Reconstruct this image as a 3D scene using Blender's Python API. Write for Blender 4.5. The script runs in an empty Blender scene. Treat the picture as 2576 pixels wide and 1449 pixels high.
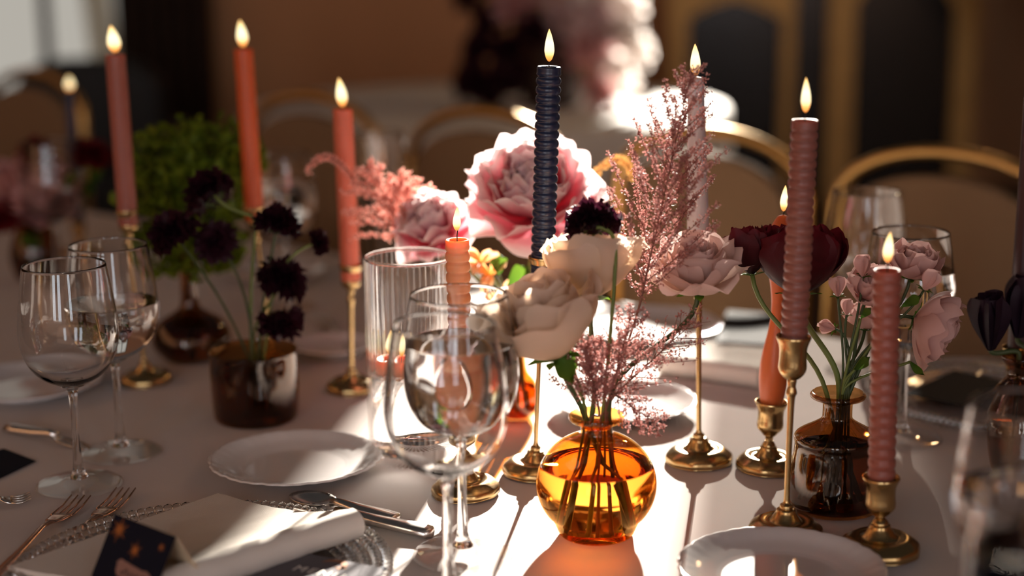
import bpy, math, random
from mathutils import Vector, Matrix, Quaternion, noise

# ------------------------------------------------------------------ camera, world, sun, exposure
scene = bpy.context.scene
col = scene.collection
FPX = 4100.0; PITCH = math.radians(12.8); ROLL = 0.0095
CAM = Vector((0, 0, 1.35)); TZ = 0.75
_Fw = Vector((0, math.cos(PITCH), -math.sin(PITCH)))
_Uw = Vector((0, math.sin(PITCH), math.cos(PITCH)))
_Rw = Vector((1, 0, 0))
_R = _Rw * math.cos(ROLL) - _Uw * math.sin(ROLL)
_U = _Rw * math.sin(ROLL) + _Uw * math.cos(ROLL)
cam_data = bpy.data.cameras.new('camera')
cam_data.sensor_width = 36.0
cam_data.lens = 36.0 * FPX / 2576.0
cam_data.clip_start = 0.05
cam_data.dof.use_dof = True
cam_data.dof.focus_distance = 1.68
cam_data.dof.aperture_fstop = 1.75
cam_data.dof.aperture_blades = 0
cam = bpy.data.objects.new('camera', cam_data)
col.objects.link(cam)
cam.matrix_world = Matrix.Translation(CAM) @ Matrix((_R, _U, -_Fw)).transposed().to_4x4()
scene.camera = cam

world = bpy.data.worlds.new('world'); scene.world = world
world.use_nodes = True
bg = world.node_tree.nodes['Background']
bg.inputs[0].default_value = (0.83, 0.75, 0.73, 1)
bg.inputs[1].default_value = 0.041

SUN_AZ = math.radians(9.2); SUN_EL = math.radians(18)
sun_dir = Vector((math.sin(SUN_AZ) * math.cos(SUN_EL), math.cos(SUN_AZ) * math.cos(SUN_EL), math.sin(SUN_EL)))
sd = bpy.data.lights.new('sun', 'SUN'); sd.energy = 42.0; sd.angle = math.radians(0.9)
sd.color = (1.0, 0.92, 0.81)
sun = bpy.data.objects.new('sun', sd); col.objects.link(sun)
sun.rotation_euler = sun_dir.to_track_quat('Z', 'Y').to_euler()
sun.location = (3, 12, 6)

vs = scene.view_settings
vs.view_transform = 'Standard'; vs.look = 'None'; vs.exposure = 0.0; vs.gamma = 1.0; vs.use_curve_mapping = False
cy = scene.cycles
cy.use_denoising = True
cy.max_bounces = 11; cy.transmission_bounces = 10; cy.transparent_max_bounces = 28
cy.use_adaptive_sampling = True; cy.adaptive_threshold = 0.06; cy.adaptive_min_samples = 16
cy.diffuse_bounces = 2; cy.glossy_bounces = 4
cy.caustics_reflective = False; cy.caustics_refractive = True
cy.sample_clamp_indirect = 6.0; cy.blur_glossy = 0.3


def ray(px, py):
    return _Fw + _R * ((px - 1288) / FPX) + _U * ((724.5 - py) / FPX)
def T(px, py, z=TZ):            # point of the horizontal plane z (table top by default)
    d = ray(px, py); return CAM + d * ((z - CAM.z) / d.z)
def On(px, py, Y):              # point at room depth Y
    d = ray(px, py); return CAM + d * (Y / d.y)
def PX(Y, z=0.9):               # metres per pixel at depth Y
    return math.hypot(Y, CAM.z - z) / FPX

rnd = random.Random(7)
def R(a, b): return rnd.uniform(a, b)

# ------------------------------------------------------------------ materials
MATS = {}
def nt(name):
    m = bpy.data.materials.new(name); m.use_nodes = True
    n = m.node_tree; n.nodes.clear()
    out = n.nodes.new('ShaderNodeOutputMaterial')
    MATS[name] = m
    return m, n, out
def N(n, t, **kw):
    x = n.nodes.new(t)
    for k, v in kw.items():
        if k in x.inputs: x.inputs[k].default_value = v
        else: setattr(x, k, v)
    return x
def c4(c): return (c[0], c[1], c[2], 1)
def srgb(r, g, b):
    f = lambda v: (v / 255 / 12.92) if v / 255 <= .04045 else ((v / 255 + .055) / 1.055) ** 2.4
    return (f(r), f(g), f(b))

def principled(name, colr, rough=.5, metal=0, spec=.5, var=.12, vscale=30, bump=0, bscale=200, sss=0, coat=0, stretch=None, sheen=0):
    m, n, out = nt(name)
    p = N(n, 'ShaderNodeBsdfPrincipled')
    p.inputs['Roughness'].default_value = rough; p.inputs['Metallic'].default_value = metal
    p.inputs['Specular IOR Level'].default_value = spec
    if sss:
        p.inputs['Subsurface Weight'].default_value = sss
        p.inputs['Subsurface Radius'].default_value = (.012, .006, .004)
        p.inputs['Subsurface Scale'].default_value = 1.0
    if coat: p.inputs['Coat Weight'].default_value = coat
    if sheen: p.inputs['Sheen Weight'].default_value = sheen
    tc = N(n, 'ShaderNodeTexCoord')
    src = tc.outputs['Object']
    if stretch:
        mp = N(n, 'ShaderNodeMapping'); mp.inputs['Scale'].default_value = stretch
        n.links.new(src, mp.inputs['Vector']); src = mp.outputs['Vector']
    nz = N(n, 'ShaderNodeTexNoise'); nz.inputs['Scale'].default_value = vscale; nz.inputs['Detail'].default_value = 3
    n.links.new(src, nz.inputs['Vector'])
    mx = N(n, 'ShaderNodeMix', data_type='RGBA')
    mx.inputs[6].default_value = c4([max(0, v * (1 - var)) for v in colr])
    mx.inputs[7].default_value = c4([min(1, v * (1 + var)) for v in colr])
    n.links.new(nz.outputs['Fac'], mx.inputs[0])
    n.links.new(mx.outputs[2], p.inputs['Base Color'])
    if bump:
        nb = N(n, 'ShaderNodeTexNoise'); nb.inputs['Scale'].default_value = bscale; nb.inputs['Detail'].default_value = 2
        n.links.new(src, nb.inputs['Vector'])
        b = N(n, 'ShaderNodeBump'); b.inputs['Strength'].default_value = bump; b.inputs['Distance'].default_value = .002
        n.links.new(nb.outputs['Fac'], b.inputs['Height']); n.links.new(b.outputs['Normal'], p.inputs['Normal'])
    n.links.new(p.outputs[0], out.inputs[0])
    return m

def fabric(name, colr, scale=900, bump=.25, transl=0):
    m, n, out = nt(name)
    p = N(n, 'ShaderNodeBsdfPrincipled'); p.inputs['Roughness'].default_value = .85; p.inputs['Specular IOR Level'].default_value = .2
    tc = N(n, 'ShaderNodeTexCoord')
    w1 = N(n, 'ShaderNodeTexWave'); w1.inputs['Scale'].default_value = scale; w1.inputs['Distortion'].default_value = .5
    w2 = N(n, 'ShaderNodeTexWave', bands_direction='Y'); w2.inputs['Scale'].default_value = scale; w2.inputs['Distortion'].default_value = .5
    nz = N(n, 'ShaderNodeTexNoise'); nz.inputs['Scale'].default_value = 9
    for x in (w1, w2, nz): n.links.new(tc.outputs['Object'], x.inputs['Vector'])
    ad = N(n, 'ShaderNodeMath', operation='ADD'); n.links.new(w1.outputs['Fac'], ad.inputs[0]); n.links.new(w2.outputs['Fac'], ad.inputs[1])
    b = N(n, 'ShaderNodeBump'); b.inputs['Strength'].default_value = bump; b.inputs['Distance'].default_value = .0006
    n.links.new(ad.outputs[0], b.inputs['Height']); n.links.new(b.outputs[0], p.inputs['Normal'])
    mx = N(n, 'ShaderNodeMix', data_type='RGBA'); mx.inputs[6].default_value = c4([v * .93 for v in colr]); mx.inputs[7].default_value = c4([min(1, v * 1.05) for v in colr])
    n.links.new(nz.outputs['Fac'], mx.inputs[0]); n.links.new(mx.outputs[2], p.inputs['Base Color'])
    n.links.new(p.outputs[0], out.inputs[0])
    return m

def clear_glass(name, tint=(1, 1, 1), ior=1.5, rough=0.0):
    """thin blown glass: what passes is tinted, the rest is mirrored by Fresnel"""
    m, n, out = nt(name)
    fr = N(n, 'ShaderNodeFresnel'); ge = N(n, 'ShaderNodeNewGeometry')   # same sheet reflectance from both faces
    io = N(n, 'ShaderNodeMix'); io.inputs[2].default_value = ior; io.inputs[3].default_value = 1 / ior
    n.links.new(ge.outputs['Backfacing'], io.inputs[0]); n.links.new(io.outputs[0], fr.inputs['IOR'])
    tr = N(n, 'ShaderNodeBsdfTransparent'); tr.inputs[0].default_value = c4(tint)
    gl = N(n, 'ShaderNodeBsdfGlossy'); gl.inputs['Roughness'].default_value = rough + .015; gl.inputs[0].default_value = (1, 1, 1, 1)
    nz = N(n, 'ShaderNodeTexNoise'); nz.inputs['Scale'].default_value = 40
    tc = N(n, 'ShaderNodeTexCoord'); n.links.new(tc.outputs['Object'], nz.inputs['Vector'])
    b = N(n, 'ShaderNodeBump'); b.inputs['Strength'].default_value = .06; b.inputs['Distance'].default_value = .001
    n.links.new(nz.outputs['Fac'], b.inputs['Height']); n.links.new(b.outputs[0], gl.inputs['Normal'])
    mx = N(n, 'ShaderNodeMixShader')
    n.links.new(fr.outputs[0], mx.inputs[0]); n.links.new(tr.outputs[0], mx.inputs[1]); n.links.new(gl.outputs[0], mx.inputs[2])
    n.links.new(mx.outputs[0], out.inputs[0])
    return m

def solid_glass(name, tint=(1, 1, 1), ior=1.5, rough=0.0):
    m, n, out = nt(name)
    g = N(n, 'ShaderNodeBsdfGlass'); g.inputs['Color'].default_value = c4(tint); g.inputs['IOR'].default_value = ior; g.inputs['Roughness'].default_value = rough
    n.links.new(g.outputs[0], out.inputs[0])
    return m

def petal_mat(name, base, tip, transl=.45, mid=None, rough=.55, gpow=1.0):
    m, n, out = nt(name)
    tc = N(n, 'ShaderNodeTexCoord')
    uv = N(n, 'ShaderNodeUVMap'); uv.uv_map = 'UVMap'
    sp = N(n, 'ShaderNodeSeparateXYZ'); n.links.new(uv.outputs[0], sp.inputs[0])
    cr = N(n, 'ShaderNodeValToRGB')
    cr.color_ramp.elements[0].color = c4(base); cr.color_ramp.elements[1].color = c4(tip)
    if mid:
        e = cr.color_ramp.elements.new(.6); e.color = c4(mid)
    wv = N(n, 'ShaderNodeTexNoise'); wv.inputs['Scale'].default_value = 60
    n.links.new(tc.outputs['Object'], wv.inputs['Vector'])
    ma = N(n, 'ShaderNodeMath', operation='MULTIPLY_ADD'); ma.inputs[1].default_value = .3; 
    n.links.new(wv.outputs['Fac'], ma.inputs[0]); n.links.new(sp.outputs[1], ma.inputs[2])
    sb = N(n, 'ShaderNodeMath', operation='SUBTRACT'); sb.inputs[1].default_value = .15; n.links.new(ma.outputs[0], sb.inputs[0])
    n.links.new(sb.outputs[0], cr.inputs[0])
    p = N(n, 'ShaderNodeBsdfPrincipled'); p.inputs['Roughness'].default_value = rough; p.inputs['Specular IOR Level'].default_value = .2
    t = N(n, 'ShaderNodeBsdfTranslucent')
    n.links.new(cr.outputs[0], p.inputs['Base Color']); n.links.new(cr.outputs[0], t.inputs[0])
    mx = N(n, 'ShaderNodeMixShader'); mx.inputs[0].default_value = transl
    n.links.new(p.outputs[0], mx.inputs[1]); n.links.new(t.outputs[0], mx.inputs[2]); n.links.new(mx.outputs[0], out.inputs[0])
    return m

def flame_mat():
    m, n, out = nt('flame')
    tc = N(n, 'ShaderNodeTexCoord'); sp = N(n, 'ShaderNodeSeparateXYZ'); n.links.new(tc.outputs['Generated'], sp.inputs[0])
    cr = N(n, 'ShaderNodeValToRGB')
    e = cr.color_ramp.elements
    e[0].position = 0; e[0].color = (.55, .16, .03, 1); e[1].position = 1; e[1].color = (1.0, .50, .14, 1)
    for pos, c in ((.16, (.95, .38, .09, 1)), (.34, (1.0, .78, .42, 1)), (.6, (1.0, .86, .52, 1)), (.85, (1.0, .70, .30, 1))):
        k = e.new(pos); k.color = c
    n.links.new(sp.outputs[2], cr.inputs[0])
    em = N(n, 'ShaderNodeEmission'); em.inputs[1].default_value = 1.9
    n.links.new(cr.outputs[0], em.inputs[0]); n.links.new(em.outputs[0], out.inputs[0])
    return m

def emission(name, colr, s):
    m, n, out = nt(name)
    em = N(n, 'ShaderNodeEmission'); em.inputs[0].default_value = c4(colr); em.inputs[1].default_value = s
    n.links.new(em.outputs[0], out.inputs[0]); return m

def sheer_mat():
    m, n, out = nt('added_sheer')
    tr = N(n, 'ShaderNodeBsdfTransparent'); tr.inputs[0].default_value = (.16, .158, .155, 1)
    df = N(n, 'ShaderNodeBsdfDiffuse'); df.inputs[0].default_value = (.6, .57, .52, 1)
    mx = N(n, 'ShaderNodeMixShader'); mx.inputs[0].default_value = .35
    n.links.new(tr.outputs[0], mx.inputs[1]); n.links.new(df.outputs[0], mx.inputs[2]); n.links.new(mx.outputs[0], out.inputs[0]); return m

M_cloth = fabric('linen_cloth', (.74, .66, .62), 420, .12)
M_napkin = fabric('napkin_linen', (.86, .79, .71), 330, .5)
M_chairpad = fabric('chair_fabric', (.21, .13, .07), 300, .3)
M_drape = fabric('drape_fabric', (.045, .026, .018), 120, .3)
M_drape_light = petal_mat('curtain_pale', (.70, .64, .54), (.72, .66, .56), .75)
M_brass = principled('brass', (.50, .34, .15), .27, 1, var=.18, vscale=60, bump=.05, bscale=300)
M_gold = principled('gilded_metal', (.60, .38, .14), .38, 1, var=.15, vscale=20)
M_goldwood = principled('gilded_wood', (.42, .24, .075), .45, .55, var=.25, vscale=14)
M_silver = principled('silver', (.80, .76, .72), .26, 1, var=.05)
M_copper = principled('rose_gold', (.72, .46, .34), .2, 1, var=.08)
M_porcelain = principled('porcelain', (.74, .71, .70), .12, 0, .5, var=.03, coat=.4)
M_glass = clear_glass('wine_glass_clear', (.985, .985, .985))
M_glass_solid = solid_glass('glass_solid', (.98, .985, .985), 1.5)
M_glass_bowl = solid_glass('glass_bowl', (.99, .99, .99), 1.45)
M_water = solid_glass('water', (.99, .995, 1.0), 1.33)
M_amber = clear_glass('amber_glass', (.95, .68, .33))
M_amber_dark = clear_glass('brown_glass', (.66, .47, .28))
M_amber_water = solid_glass('amber_water', (1.0, .57, .20), 1.34)
M_brown_water = solid_glass('brown_water', (.62, .44, .26), 1.33)
M_flame = flame_mat()
M_wick = principled('wick', (.02, .016, .014), .9)
def wax(name, c): return principled(name, c, .38, 0, .45, var=.06, vscale=40, sss=.55, bump=.06, bscale=90)
W_pink = wax('wax_pink', srgb(152, 86, 72))
W_rose = wax('wax_dusty_rose', srgb(138, 86, 76))
W_orange = wax('wax_orange', srgb(190, 84, 40))
W_coral = wax('wax_coral', srgb(205, 108, 82))
W_peach = wax('wax_peach', srgb(236, 160, 116))
W_amber = wax('wax_amber', srgb(206, 104, 52))
W_grey = wax('wax_pale_grey', srgb(205, 200, 205))
W_navy = principled('wax_navy', srgb(30, 40, 66), .3, 0, .5, var=.1, vscale=40)
W_darkblue = principled('wax_dark_blue', srgb(22, 32, 62), .4, 0, .5)
W_burg = principled('wax_burgundy', srgb(50, 14, 18), .4, 0, .5)
P_peony = petal_mat('peony_petal', srgb(222, 92, 118), srgb(255, 238, 236), .5, srgb(240, 160, 172))
P_rose = petal_mat('rose_petal_cream', srgb(238, 214, 178), srgb(248, 226, 208), .5)
P_rose2 = petal_mat('rose_petal_blush', srgb(226, 196, 176), srgb(240, 210, 202), .45)
P_blush = petal_mat('spray_rose_petal', srgb(226, 172, 160), srgb(232, 192, 184), .4)
P_dark = petal_mat('scabiosa_petal', srgb(24, 10, 18), srgb(52, 16, 30), .2)
P_burg = petal_mat('burgundy_petal', srgb(30, 8, 13), srgb(84, 12, 22), .15)
P_black = petal_mat('black_tulip_petal', srgb(30, 18, 32), srgb(40, 20, 34), .15)
P_farpink = petal_mat('far_pink_petal', srgb(206, 140, 140), srgb(226, 176, 172), .35)
P_red = petal_mat('red_petal', srgb(48, 8, 12), srgb(110, 14, 22), .25)
P_white = petal_mat('white_petal', srgb(235, 215, 205), srgb(250, 244, 240), .45)
P_mauve = petal_mat('mauve_petal', srgb(196, 160, 160), srgb(226, 200, 200), .45)
P_orange = petal_mat('alstroemeria_petal', srgb(230, 150, 70), srgb(240, 190, 150), .45)
P_green = petal_mat('leaf_green', srgb(52, 84, 24), srgb(92, 122, 36), .4)
P_lime = petal_mat('viburnum_green', srgb(70, 92, 16), srgb(118, 130, 32), .3)
M_stem = principled('green_stem', srgb(104, 116, 56), .5, 0, .4, var=.2)
M_stem_dark = principled('dark_stem', srgb(62, 74, 40), .5, 0, .4, var=.2)
M_stem_brown = principled('brown_stem', srgb(120, 84, 70), .6, 0, .3, var=.2)
M_astilbe = petal_mat('astilbe_floret', srgb(158, 104, 98), srgb(188, 134, 126), .3)
M_astilbe2 = petal_mat('astilbe_coral', srgb(236, 150, 134), srgb(250, 196, 180), .4)
M_navycard = principled('navy_card', srgb(24, 26, 38), .6, 0, .05, var=.1)
M_greycard = principled('slate_card', srgb(112, 108, 112), .7, 0, .05, var=.08)
M_creamcard = principled('cream_card', srgb(226, 200, 165), .7, 0, .3, var=.04)
M_goldprint = principled('gold_print', srgb(150, 92, 44), .4, .4)
M_blushprint = principled('blush_print', srgb(140, 104, 94), .7)
M_whiteprint = principled('white_print', srgb(236, 228, 220), .6)
M_wall = principled('brown_wall', srgb(190, 142, 104), .8, 0, .2, var=.10, vscale=3)
M_walld = principled('dark_wall', srgb(62, 44, 34), .8, 0, .2, var=.10, vscale=3)
M_floor = principled('dark_floor', srgb(52, 36, 28), .6, 0, .3, var=.2, vscale=4)
M_blackpad = principled('dark_upholstery', srgb(20, 26, 30), .6, 0, .4)
M_darkglass = principled('dark_pane', srgb(34, 30, 27), .18, 0, .5)
M_wood = principled('dark_wood', srgb(48, 30, 20), .5, 0, .4)
M_sheer = sheer_mat()
M_winlight = emission('daylight_pane', (.86, .92, 1.0), 7.0)
M_winlight_low = emission('daylight_garden', (.82, .77, .68), .55)

# ------------------------------------------------------------------ mesh builder
class MB:
    def __init__(s): s.v = []; s.f = []; s.uv = []
    def quad_grid(s, pts, nu, nv, close_u=False, uvs=None):
        b = len(s.v); s.v += [Vector(p) for p in pts]
        s.uv += uvs if uvs else [(0.5, 0.5)] * len(pts)
        for j in range(nv - 1):
            for i in range(nu if close_u else nu - 1):
                i2 = (i + 1) % nu
                s.f.append((b + j * nu + i, b + j * nu + i2, b + (j + 1) * nu + i2, b + (j + 1) * nu + i))
        return s
    def lathe(s, prof, seg=32, rfun=None, M=None, closed=False):
        pts = []; uvs = []
        for k, (r, z) in enumerate(prof):
            for i in range(seg):
                a = 2 * math.pi * i / seg
                rr, zz = (rfun(a, r, z, k) if rfun else (r, z))
                p = Vector((rr * math.cos(a), rr * math.sin(a), zz))
                pts.append(M @ p if M else p); uvs.append((i / seg, k / max(1, len(prof) - 1)))
        b = len(s.v)
        s.quad_grid(pts, seg, len(prof), True, uvs)
        if closed:
            n = len(prof)
            for i in range(seg):
                i2 = (i + 1) % seg
                s.f.append((b + (n - 1) * seg + i, b + (n - 1) * seg + i2, b + i2, b + i))
        else:
            for k, flip in ((0, True), (len(prof) - 1, False)):
                if prof[k][0] > 1e-6:
                    ring = [b + k * seg + i for i in range(seg)]
                    s.f.append(tuple(reversed(ring)) if flip else tuple(ring))
        return s
    def tube(s, pts, rad, seg=8, cap=True):
        pts = [Vector(p) for p in pts]; n = len(pts)
        if not hasattr(rad, '__len__'): rad = [rad] * n
        t0 = (pts[1] - pts[0]).normalized()
        ref = Vector((1, 0, 0)) if abs(t0.x) < .9 else Vector((0, 1, 0))
        u = t0.cross(ref).normalized()
        out = []; uvs = []
        for k in range(n):
            t = (pts[min(n - 1, k + 1)] - pts[max(0, k - 1)]).normalized()
            u = (u - t * u.dot(t)).normalized(); w = t.cross(u)
            for i in range(seg):
                a = 2 * math.pi * i / seg
                out.append(pts[k] + (u * math.cos(a) + w * math.sin(a)) * rad[k]); uvs.append((i / seg, k / (n - 1)))
        b = len(s.v)
        s.quad_grid(out, seg, n, True, uvs)
        if cap:
            s.f.append(tuple(reversed(range(b, b + seg)))); s.f.append(tuple(range(b + (n - 1) * seg, b + n * seg)))
        return s
    def box(s, x0, x1, y0, y1, z0, z1, M=None):
        b = len(s.v)
        for z in (z0, z1):
            for (x, y) in ((x0, y0), (x1, y0), (x1, y1), (x0, y1)):
                p = Vector((x, y, z)); s.v.append(M @ p if M else p); s.uv.append((.5, .5))
        for q in ((3, 2, 1, 0), (4, 5, 6, 7), (0, 1, 5, 4), (1, 2, 6, 5), (2, 3, 7, 6), (3, 0, 4, 7)): s.f.append(tuple(b + i for i in q))
        return s
    def prism(s, poly, z0, z1, M=None):
        b = len(s.v); n = len(poly)
        for z in (z0, z1):
            for (x, y) in poly:
                p = Vector((x, y, z)); s.v.append(M @ p if M else p); s.uv.append((.5, .5))
        s.f.append(tuple(reversed(range(b, b + n)))); s.f.append(tuple(range(b + n, b + 2 * n)))
        for i in range(n):
            j = (i + 1) % n; s.f.append((b + i, b + j, b + n + j, b + n + i))
        return s
    def ball(s, c, r, seg=8, rings=5, sz=1.0):
        prof = [(max(0.0, r * math.sin(math.pi * k / rings)) if 0 < k < rings else 1e-7, -r * sz * math.cos(math.pi * k / rings)) for k in range(rings + 1)]
        return s.lathe(prof, seg, M=Matrix.Translation(c))
    def mesh(s, name, mat, smooth=True):
        me = bpy.data.meshes.new(name)
        me.from_pydata([tuple(p) for p in s.v], [], s.f); me.update()
        if smooth: me.polygons.foreach_set('use_smooth', [True] * len(me.polygons))
        ul = me.uv_layers.new(name='UVMap')
        idx = [0] * len(me.loops); me.loops.foreach_get('vertex_index', idx)
        fl = []
        for i in idx: fl.extend(s.uv[i])
        ul.data.foreach_set('uv', fl)
        me.materials.append(mat)
        return me
    def build(s, name, mat, parent=None, smooth=True, label=None, kind=None, autosharp=False):
        o = bpy.data.objects.new(name, s.mesh(name, mat, smooth)); col.objects.link(o)
        if parent: o.parent = parent
        if label: o['label'] = label
        if kind: o['kind'] = kind
        if smooth and autosharp:
            o.data.set_sharp_from_angle(angle=math.radians(35))
        return o

def tag(o, label, cat, group=None, kind=None):
    o['label'] = label; o['category'] = cat
    if group: o['group'] = group
    if kind: o['kind'] = kind
    return o
def thing(name, loc, label, cat, group=None, rot=None):
    o = bpy.data.objects.new(name, None); col.objects.link(o); o.location = loc; o.empty_display_size = .02
    if rot is not None: o.rotation_mode = 'QUATERNION'; o.rotation_quaternion = rot
    return tag(o, label, cat, group)
def inst(me, name, parent, M, label=None):
    o = bpy.data.objects.new(name, me); col.objects.link(o); o.parent = parent; o.matrix_local = M
    if label: o['label'] = label
    return o
def struct(o): o['kind'] = 'structure'; return o
def lerp(a, b, t): return a + (b - a) * t
def bez(p0, p1, p2, p3, n=12):
    o = []
    for i in range(n + 1):
        t = i / n; u = 1 - t
        o.append(Vector(p0) * u ** 3 + Vector(p1) * 3 * u * u * t + Vector(p2) * 3 * u * t * t + Vector(p3) * t ** 3)
    return o
def smoothprof(pts, n=5):
    """Catmull-Rom through profile points"""
    out = []
    P = [pts[0]] + list(pts) + [pts[-1]]
    for k in range(1, len(P) - 2):
        for i in range(n):
            t = i / n
            out.append(tuple(.5 * ((2 * P[k][d]) + (-P[k - 1][d] + P[k + 1][d]) * t + (2 * P[k - 1][d] - 5 * P[k][d] + 4 * P[k + 1][d] - P[k + 2][d]) * t * t + (-P[k - 1][d] + 3 * P[k][d] - 3 * P[k + 1][d] + P[k + 2][d]) * t ** 3) for d in (0, 1)))
    out.append(tuple(pts[-1]))
    return [(max(1e-6, r), z) for r, z in out]

# ------------------------------------------------------------------ the room
E0 = T(2450, 912); E1 = T(240, 535)
t_dir = (E1 - E0).normalized(); n_dir = Vector((-t_dir.y, t_dir.x, 0))
if n_dir.y < 0: n_dir = -n_dir
def TN(t, n, z=TZ):                     # table frame: t along the far edge, n across, away from the camera
    p = E0 + t_dir * t + n_dir * n; p.z = z; return p
TN_ANG = math.atan2(-n_dir.x, n_dir.y)  # rotation that turns +Y into n_dir
WY = 8.2

struct(MB().box(-7, 7, -5, 9, -.1, 0).build('floor', M_floor, smooth=False))['label'] = 'dark wooden banquet room floor'
wb = MB()
wb.box(-7, -3.3, WY, WY + .25, 0, 4.6); wb.box(-1.82, .2, WY, WY + .25, 0, 4.6); wb.box(1.7, 7, WY, WY + .25, 0, 4.6)
wb.box(-3.3, -1.82, WY, WY + .25, 0, .2); wb.box(-3.3, -1.82, WY, WY + .25, 3.4, 4.6)
wb.box(.2, 1.7, WY, WY + .25, 0, 1.35); wb.box(.2, 1.7, WY, WY + .25, 3.5, 4.6)
o = struct(wb.build('wall_back', M_wall, smooth=False)); o['label'] = 'warm brown plaster wall behind the tables'
o = struct(MB().box(-7.2, -7, -5, 8.4, 0, 4.6).build('wall_left', M_wall, smooth=False)); o['label'] = 'brown side wall'
o = struct(MB().box(7, 7.2, -5, 8.4, 0, 4.6).build('wall_right', M_wall, smooth=False)); o['label'] = 'brown wall beyond the gilded screen'
wf = MB()
xs = [-7, -2.6, -1.7, -1.1, -.2, 2.2, 3.1, 7]
for a, b in ((-7, -2.6), (-1.7, -1.1), (-.2, 2.2), (3.1, 7)): wf.box(a, b, -5.2, -5, 0, 4.6)
for a, b in ((-2.6, -1.7), (-1.1, -.2), (2.2, 3.1)):
    wf.box(a, b, -5.2, -5, 0, .8); wf.box(a, b, -5.2, -5, 3.6, 4.6)
o = struct(wf.build('wall_front', M_walld, smooth=False)); o['label'] = 'wall with tall windows behind the photographer'

def window(name, x0, x1, z0, z1, y, glow, label, mull=1, face=1):
    w = bpy.data.objects.new(name, None); col.objects.link(w); w.location = (0, 0, 0); struct(w); w['label'] = label
    fr = MB(); t = .06
    fr.box(x0, x0 + t, y - .06, y + .06, z0, z1); fr.box(x1 - t, x1, y - .06, y + .06, z0, z1)
    fr.box(x0 + t, x1 - t, y - .06, y + .06, z0, z0 + t); fr.box(x0 + t, x1 - t, y - .06, y + .06, z1 - t, z1)
    fr.build('window_frame', M_wood, w, False)
    n = mull + 1; wd = (x1 - x0 - 2 * t) / n
    for k in range(n):
        a = x0 + t + k * wd
        if k: MB().box(a - .025, a + .025, y - .05, y + .05, z0 + t, z1 - t).build('mullion', M_wood, w, False)
        MB().box(a + (.025 if k else 0), a + wd - (.025 if k < n - 1 else 0), y - .006, y + .006, z0 + t, z1 - t).build('pane', glow, w, False)
    return w
M_pane = clear_glass('window_pane', (.98, .98, .98))
window('window_1', -3.3, -1.82, .2, 3.4, WY + .12, M_winlight_low, 'tall pale window at the far end of the room', 2)
window('window_2', .2, 1.7, 1.35, 3.5, WY + .12, M_pane, 'tall sunlit window high in the back wall', 0)
window('window_3', -2.6, -1.7, .8, 3.6, -5.1, M_winlight, 'tall daylight window behind the photographer')
window('window_4', -1.1, -.2, .8, 3.6, -5.1, M_winlight, 'tall daylight window behind the photographer')
window('window_5', 2.2, 3.1, .8, 3.6, -5.1, M_winlight, 'tall daylight window behind the photographer')

def curtain(name, x0, x1, y, z0, z1, mat, label, folds=8, amp=.05, lean=0, group=None):
    nu = folds * 8 + 1; nv = 14; pts = []
    for j in range(nv):
        v = j / (nv - 1); z = lerp(z0, z1, v)
        for i in range(nu):
            u = i / (nu - 1)
            pts.append((lerp(x0, x1, u) + lean * v, y + amp * math.sin(u * folds * 2 * math.pi) * (.6 + .4 * (1 - v)), z))
    o = MB().quad_grid(pts, nu, nv).build(name, mat)
    m = o.modifiers.new('thickness', 'SOLIDIFY'); m.thickness = .006
    return tag(o, label, 'curtain', group)
curtain('drape', .1, .762, WY - .06, 1.2, 3.6, M_drape, 'unseen dark drape added to trim the sunbeam', 6, .03, lean=.12)  # unseen, added and leaned to set the left edge of the sunbeam
curtain('drape', 1.47, 1.9, WY - .06, 1.2, 3.6, M_drape, 'unseen dark drape added to end the sunbeam', 6, .03)  # unseen, added to cut the sun off on the right
o = curtain('added_sheer', 1.225, 1.50, WY + .02, 1.3, 3.55, M_sheer, 'unseen sheer panel added to weaken the sun', 4, .015)  # unseen panel added to dim the sun beside the open gap
o.modifiers.clear()
curtain('drape', -1.92, -1.45, WY - .15, 0, 3.6, M_drape, 'dark brown drape hanging beside the pale far window', 6, .06)
curtain('pale_curtain', -2.02, -1.88, WY - .12, 0.05, 3.5, M_drape_light, 'pale curtain gathered in the far window', 3, .03, lean=-.25).modifiers.clear()

# right-hand dark drape tied back in front of the gilded screen
pts = []; nu = 49; nv = 16
for j in range(nv):
    v = j / (nv - 1)
    z = lerp(.05, 3.0, v)
    left = lerp(2.42, 2.05, min(1, max(0, (z - .45) / .7)) ** 1.2) if z > .45 else lerp(2.3, 2.42, z / .45)
    for i in range(nu):
        u = i / (nu - 1)
        pts.append((lerp(left, 3.6, u), 6.55 + .06 * math.sin(u * 50 + z * 1.4), z))
o = MB().quad_grid(pts, nu, nv).build('drape', M_drape); tag(o, 'heavy dark drape hanging in front of the gilded arches', 'curtain')
m = o.modifiers.new('thickness', 'SOLIDIFY'); m.thickness = .01

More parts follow.
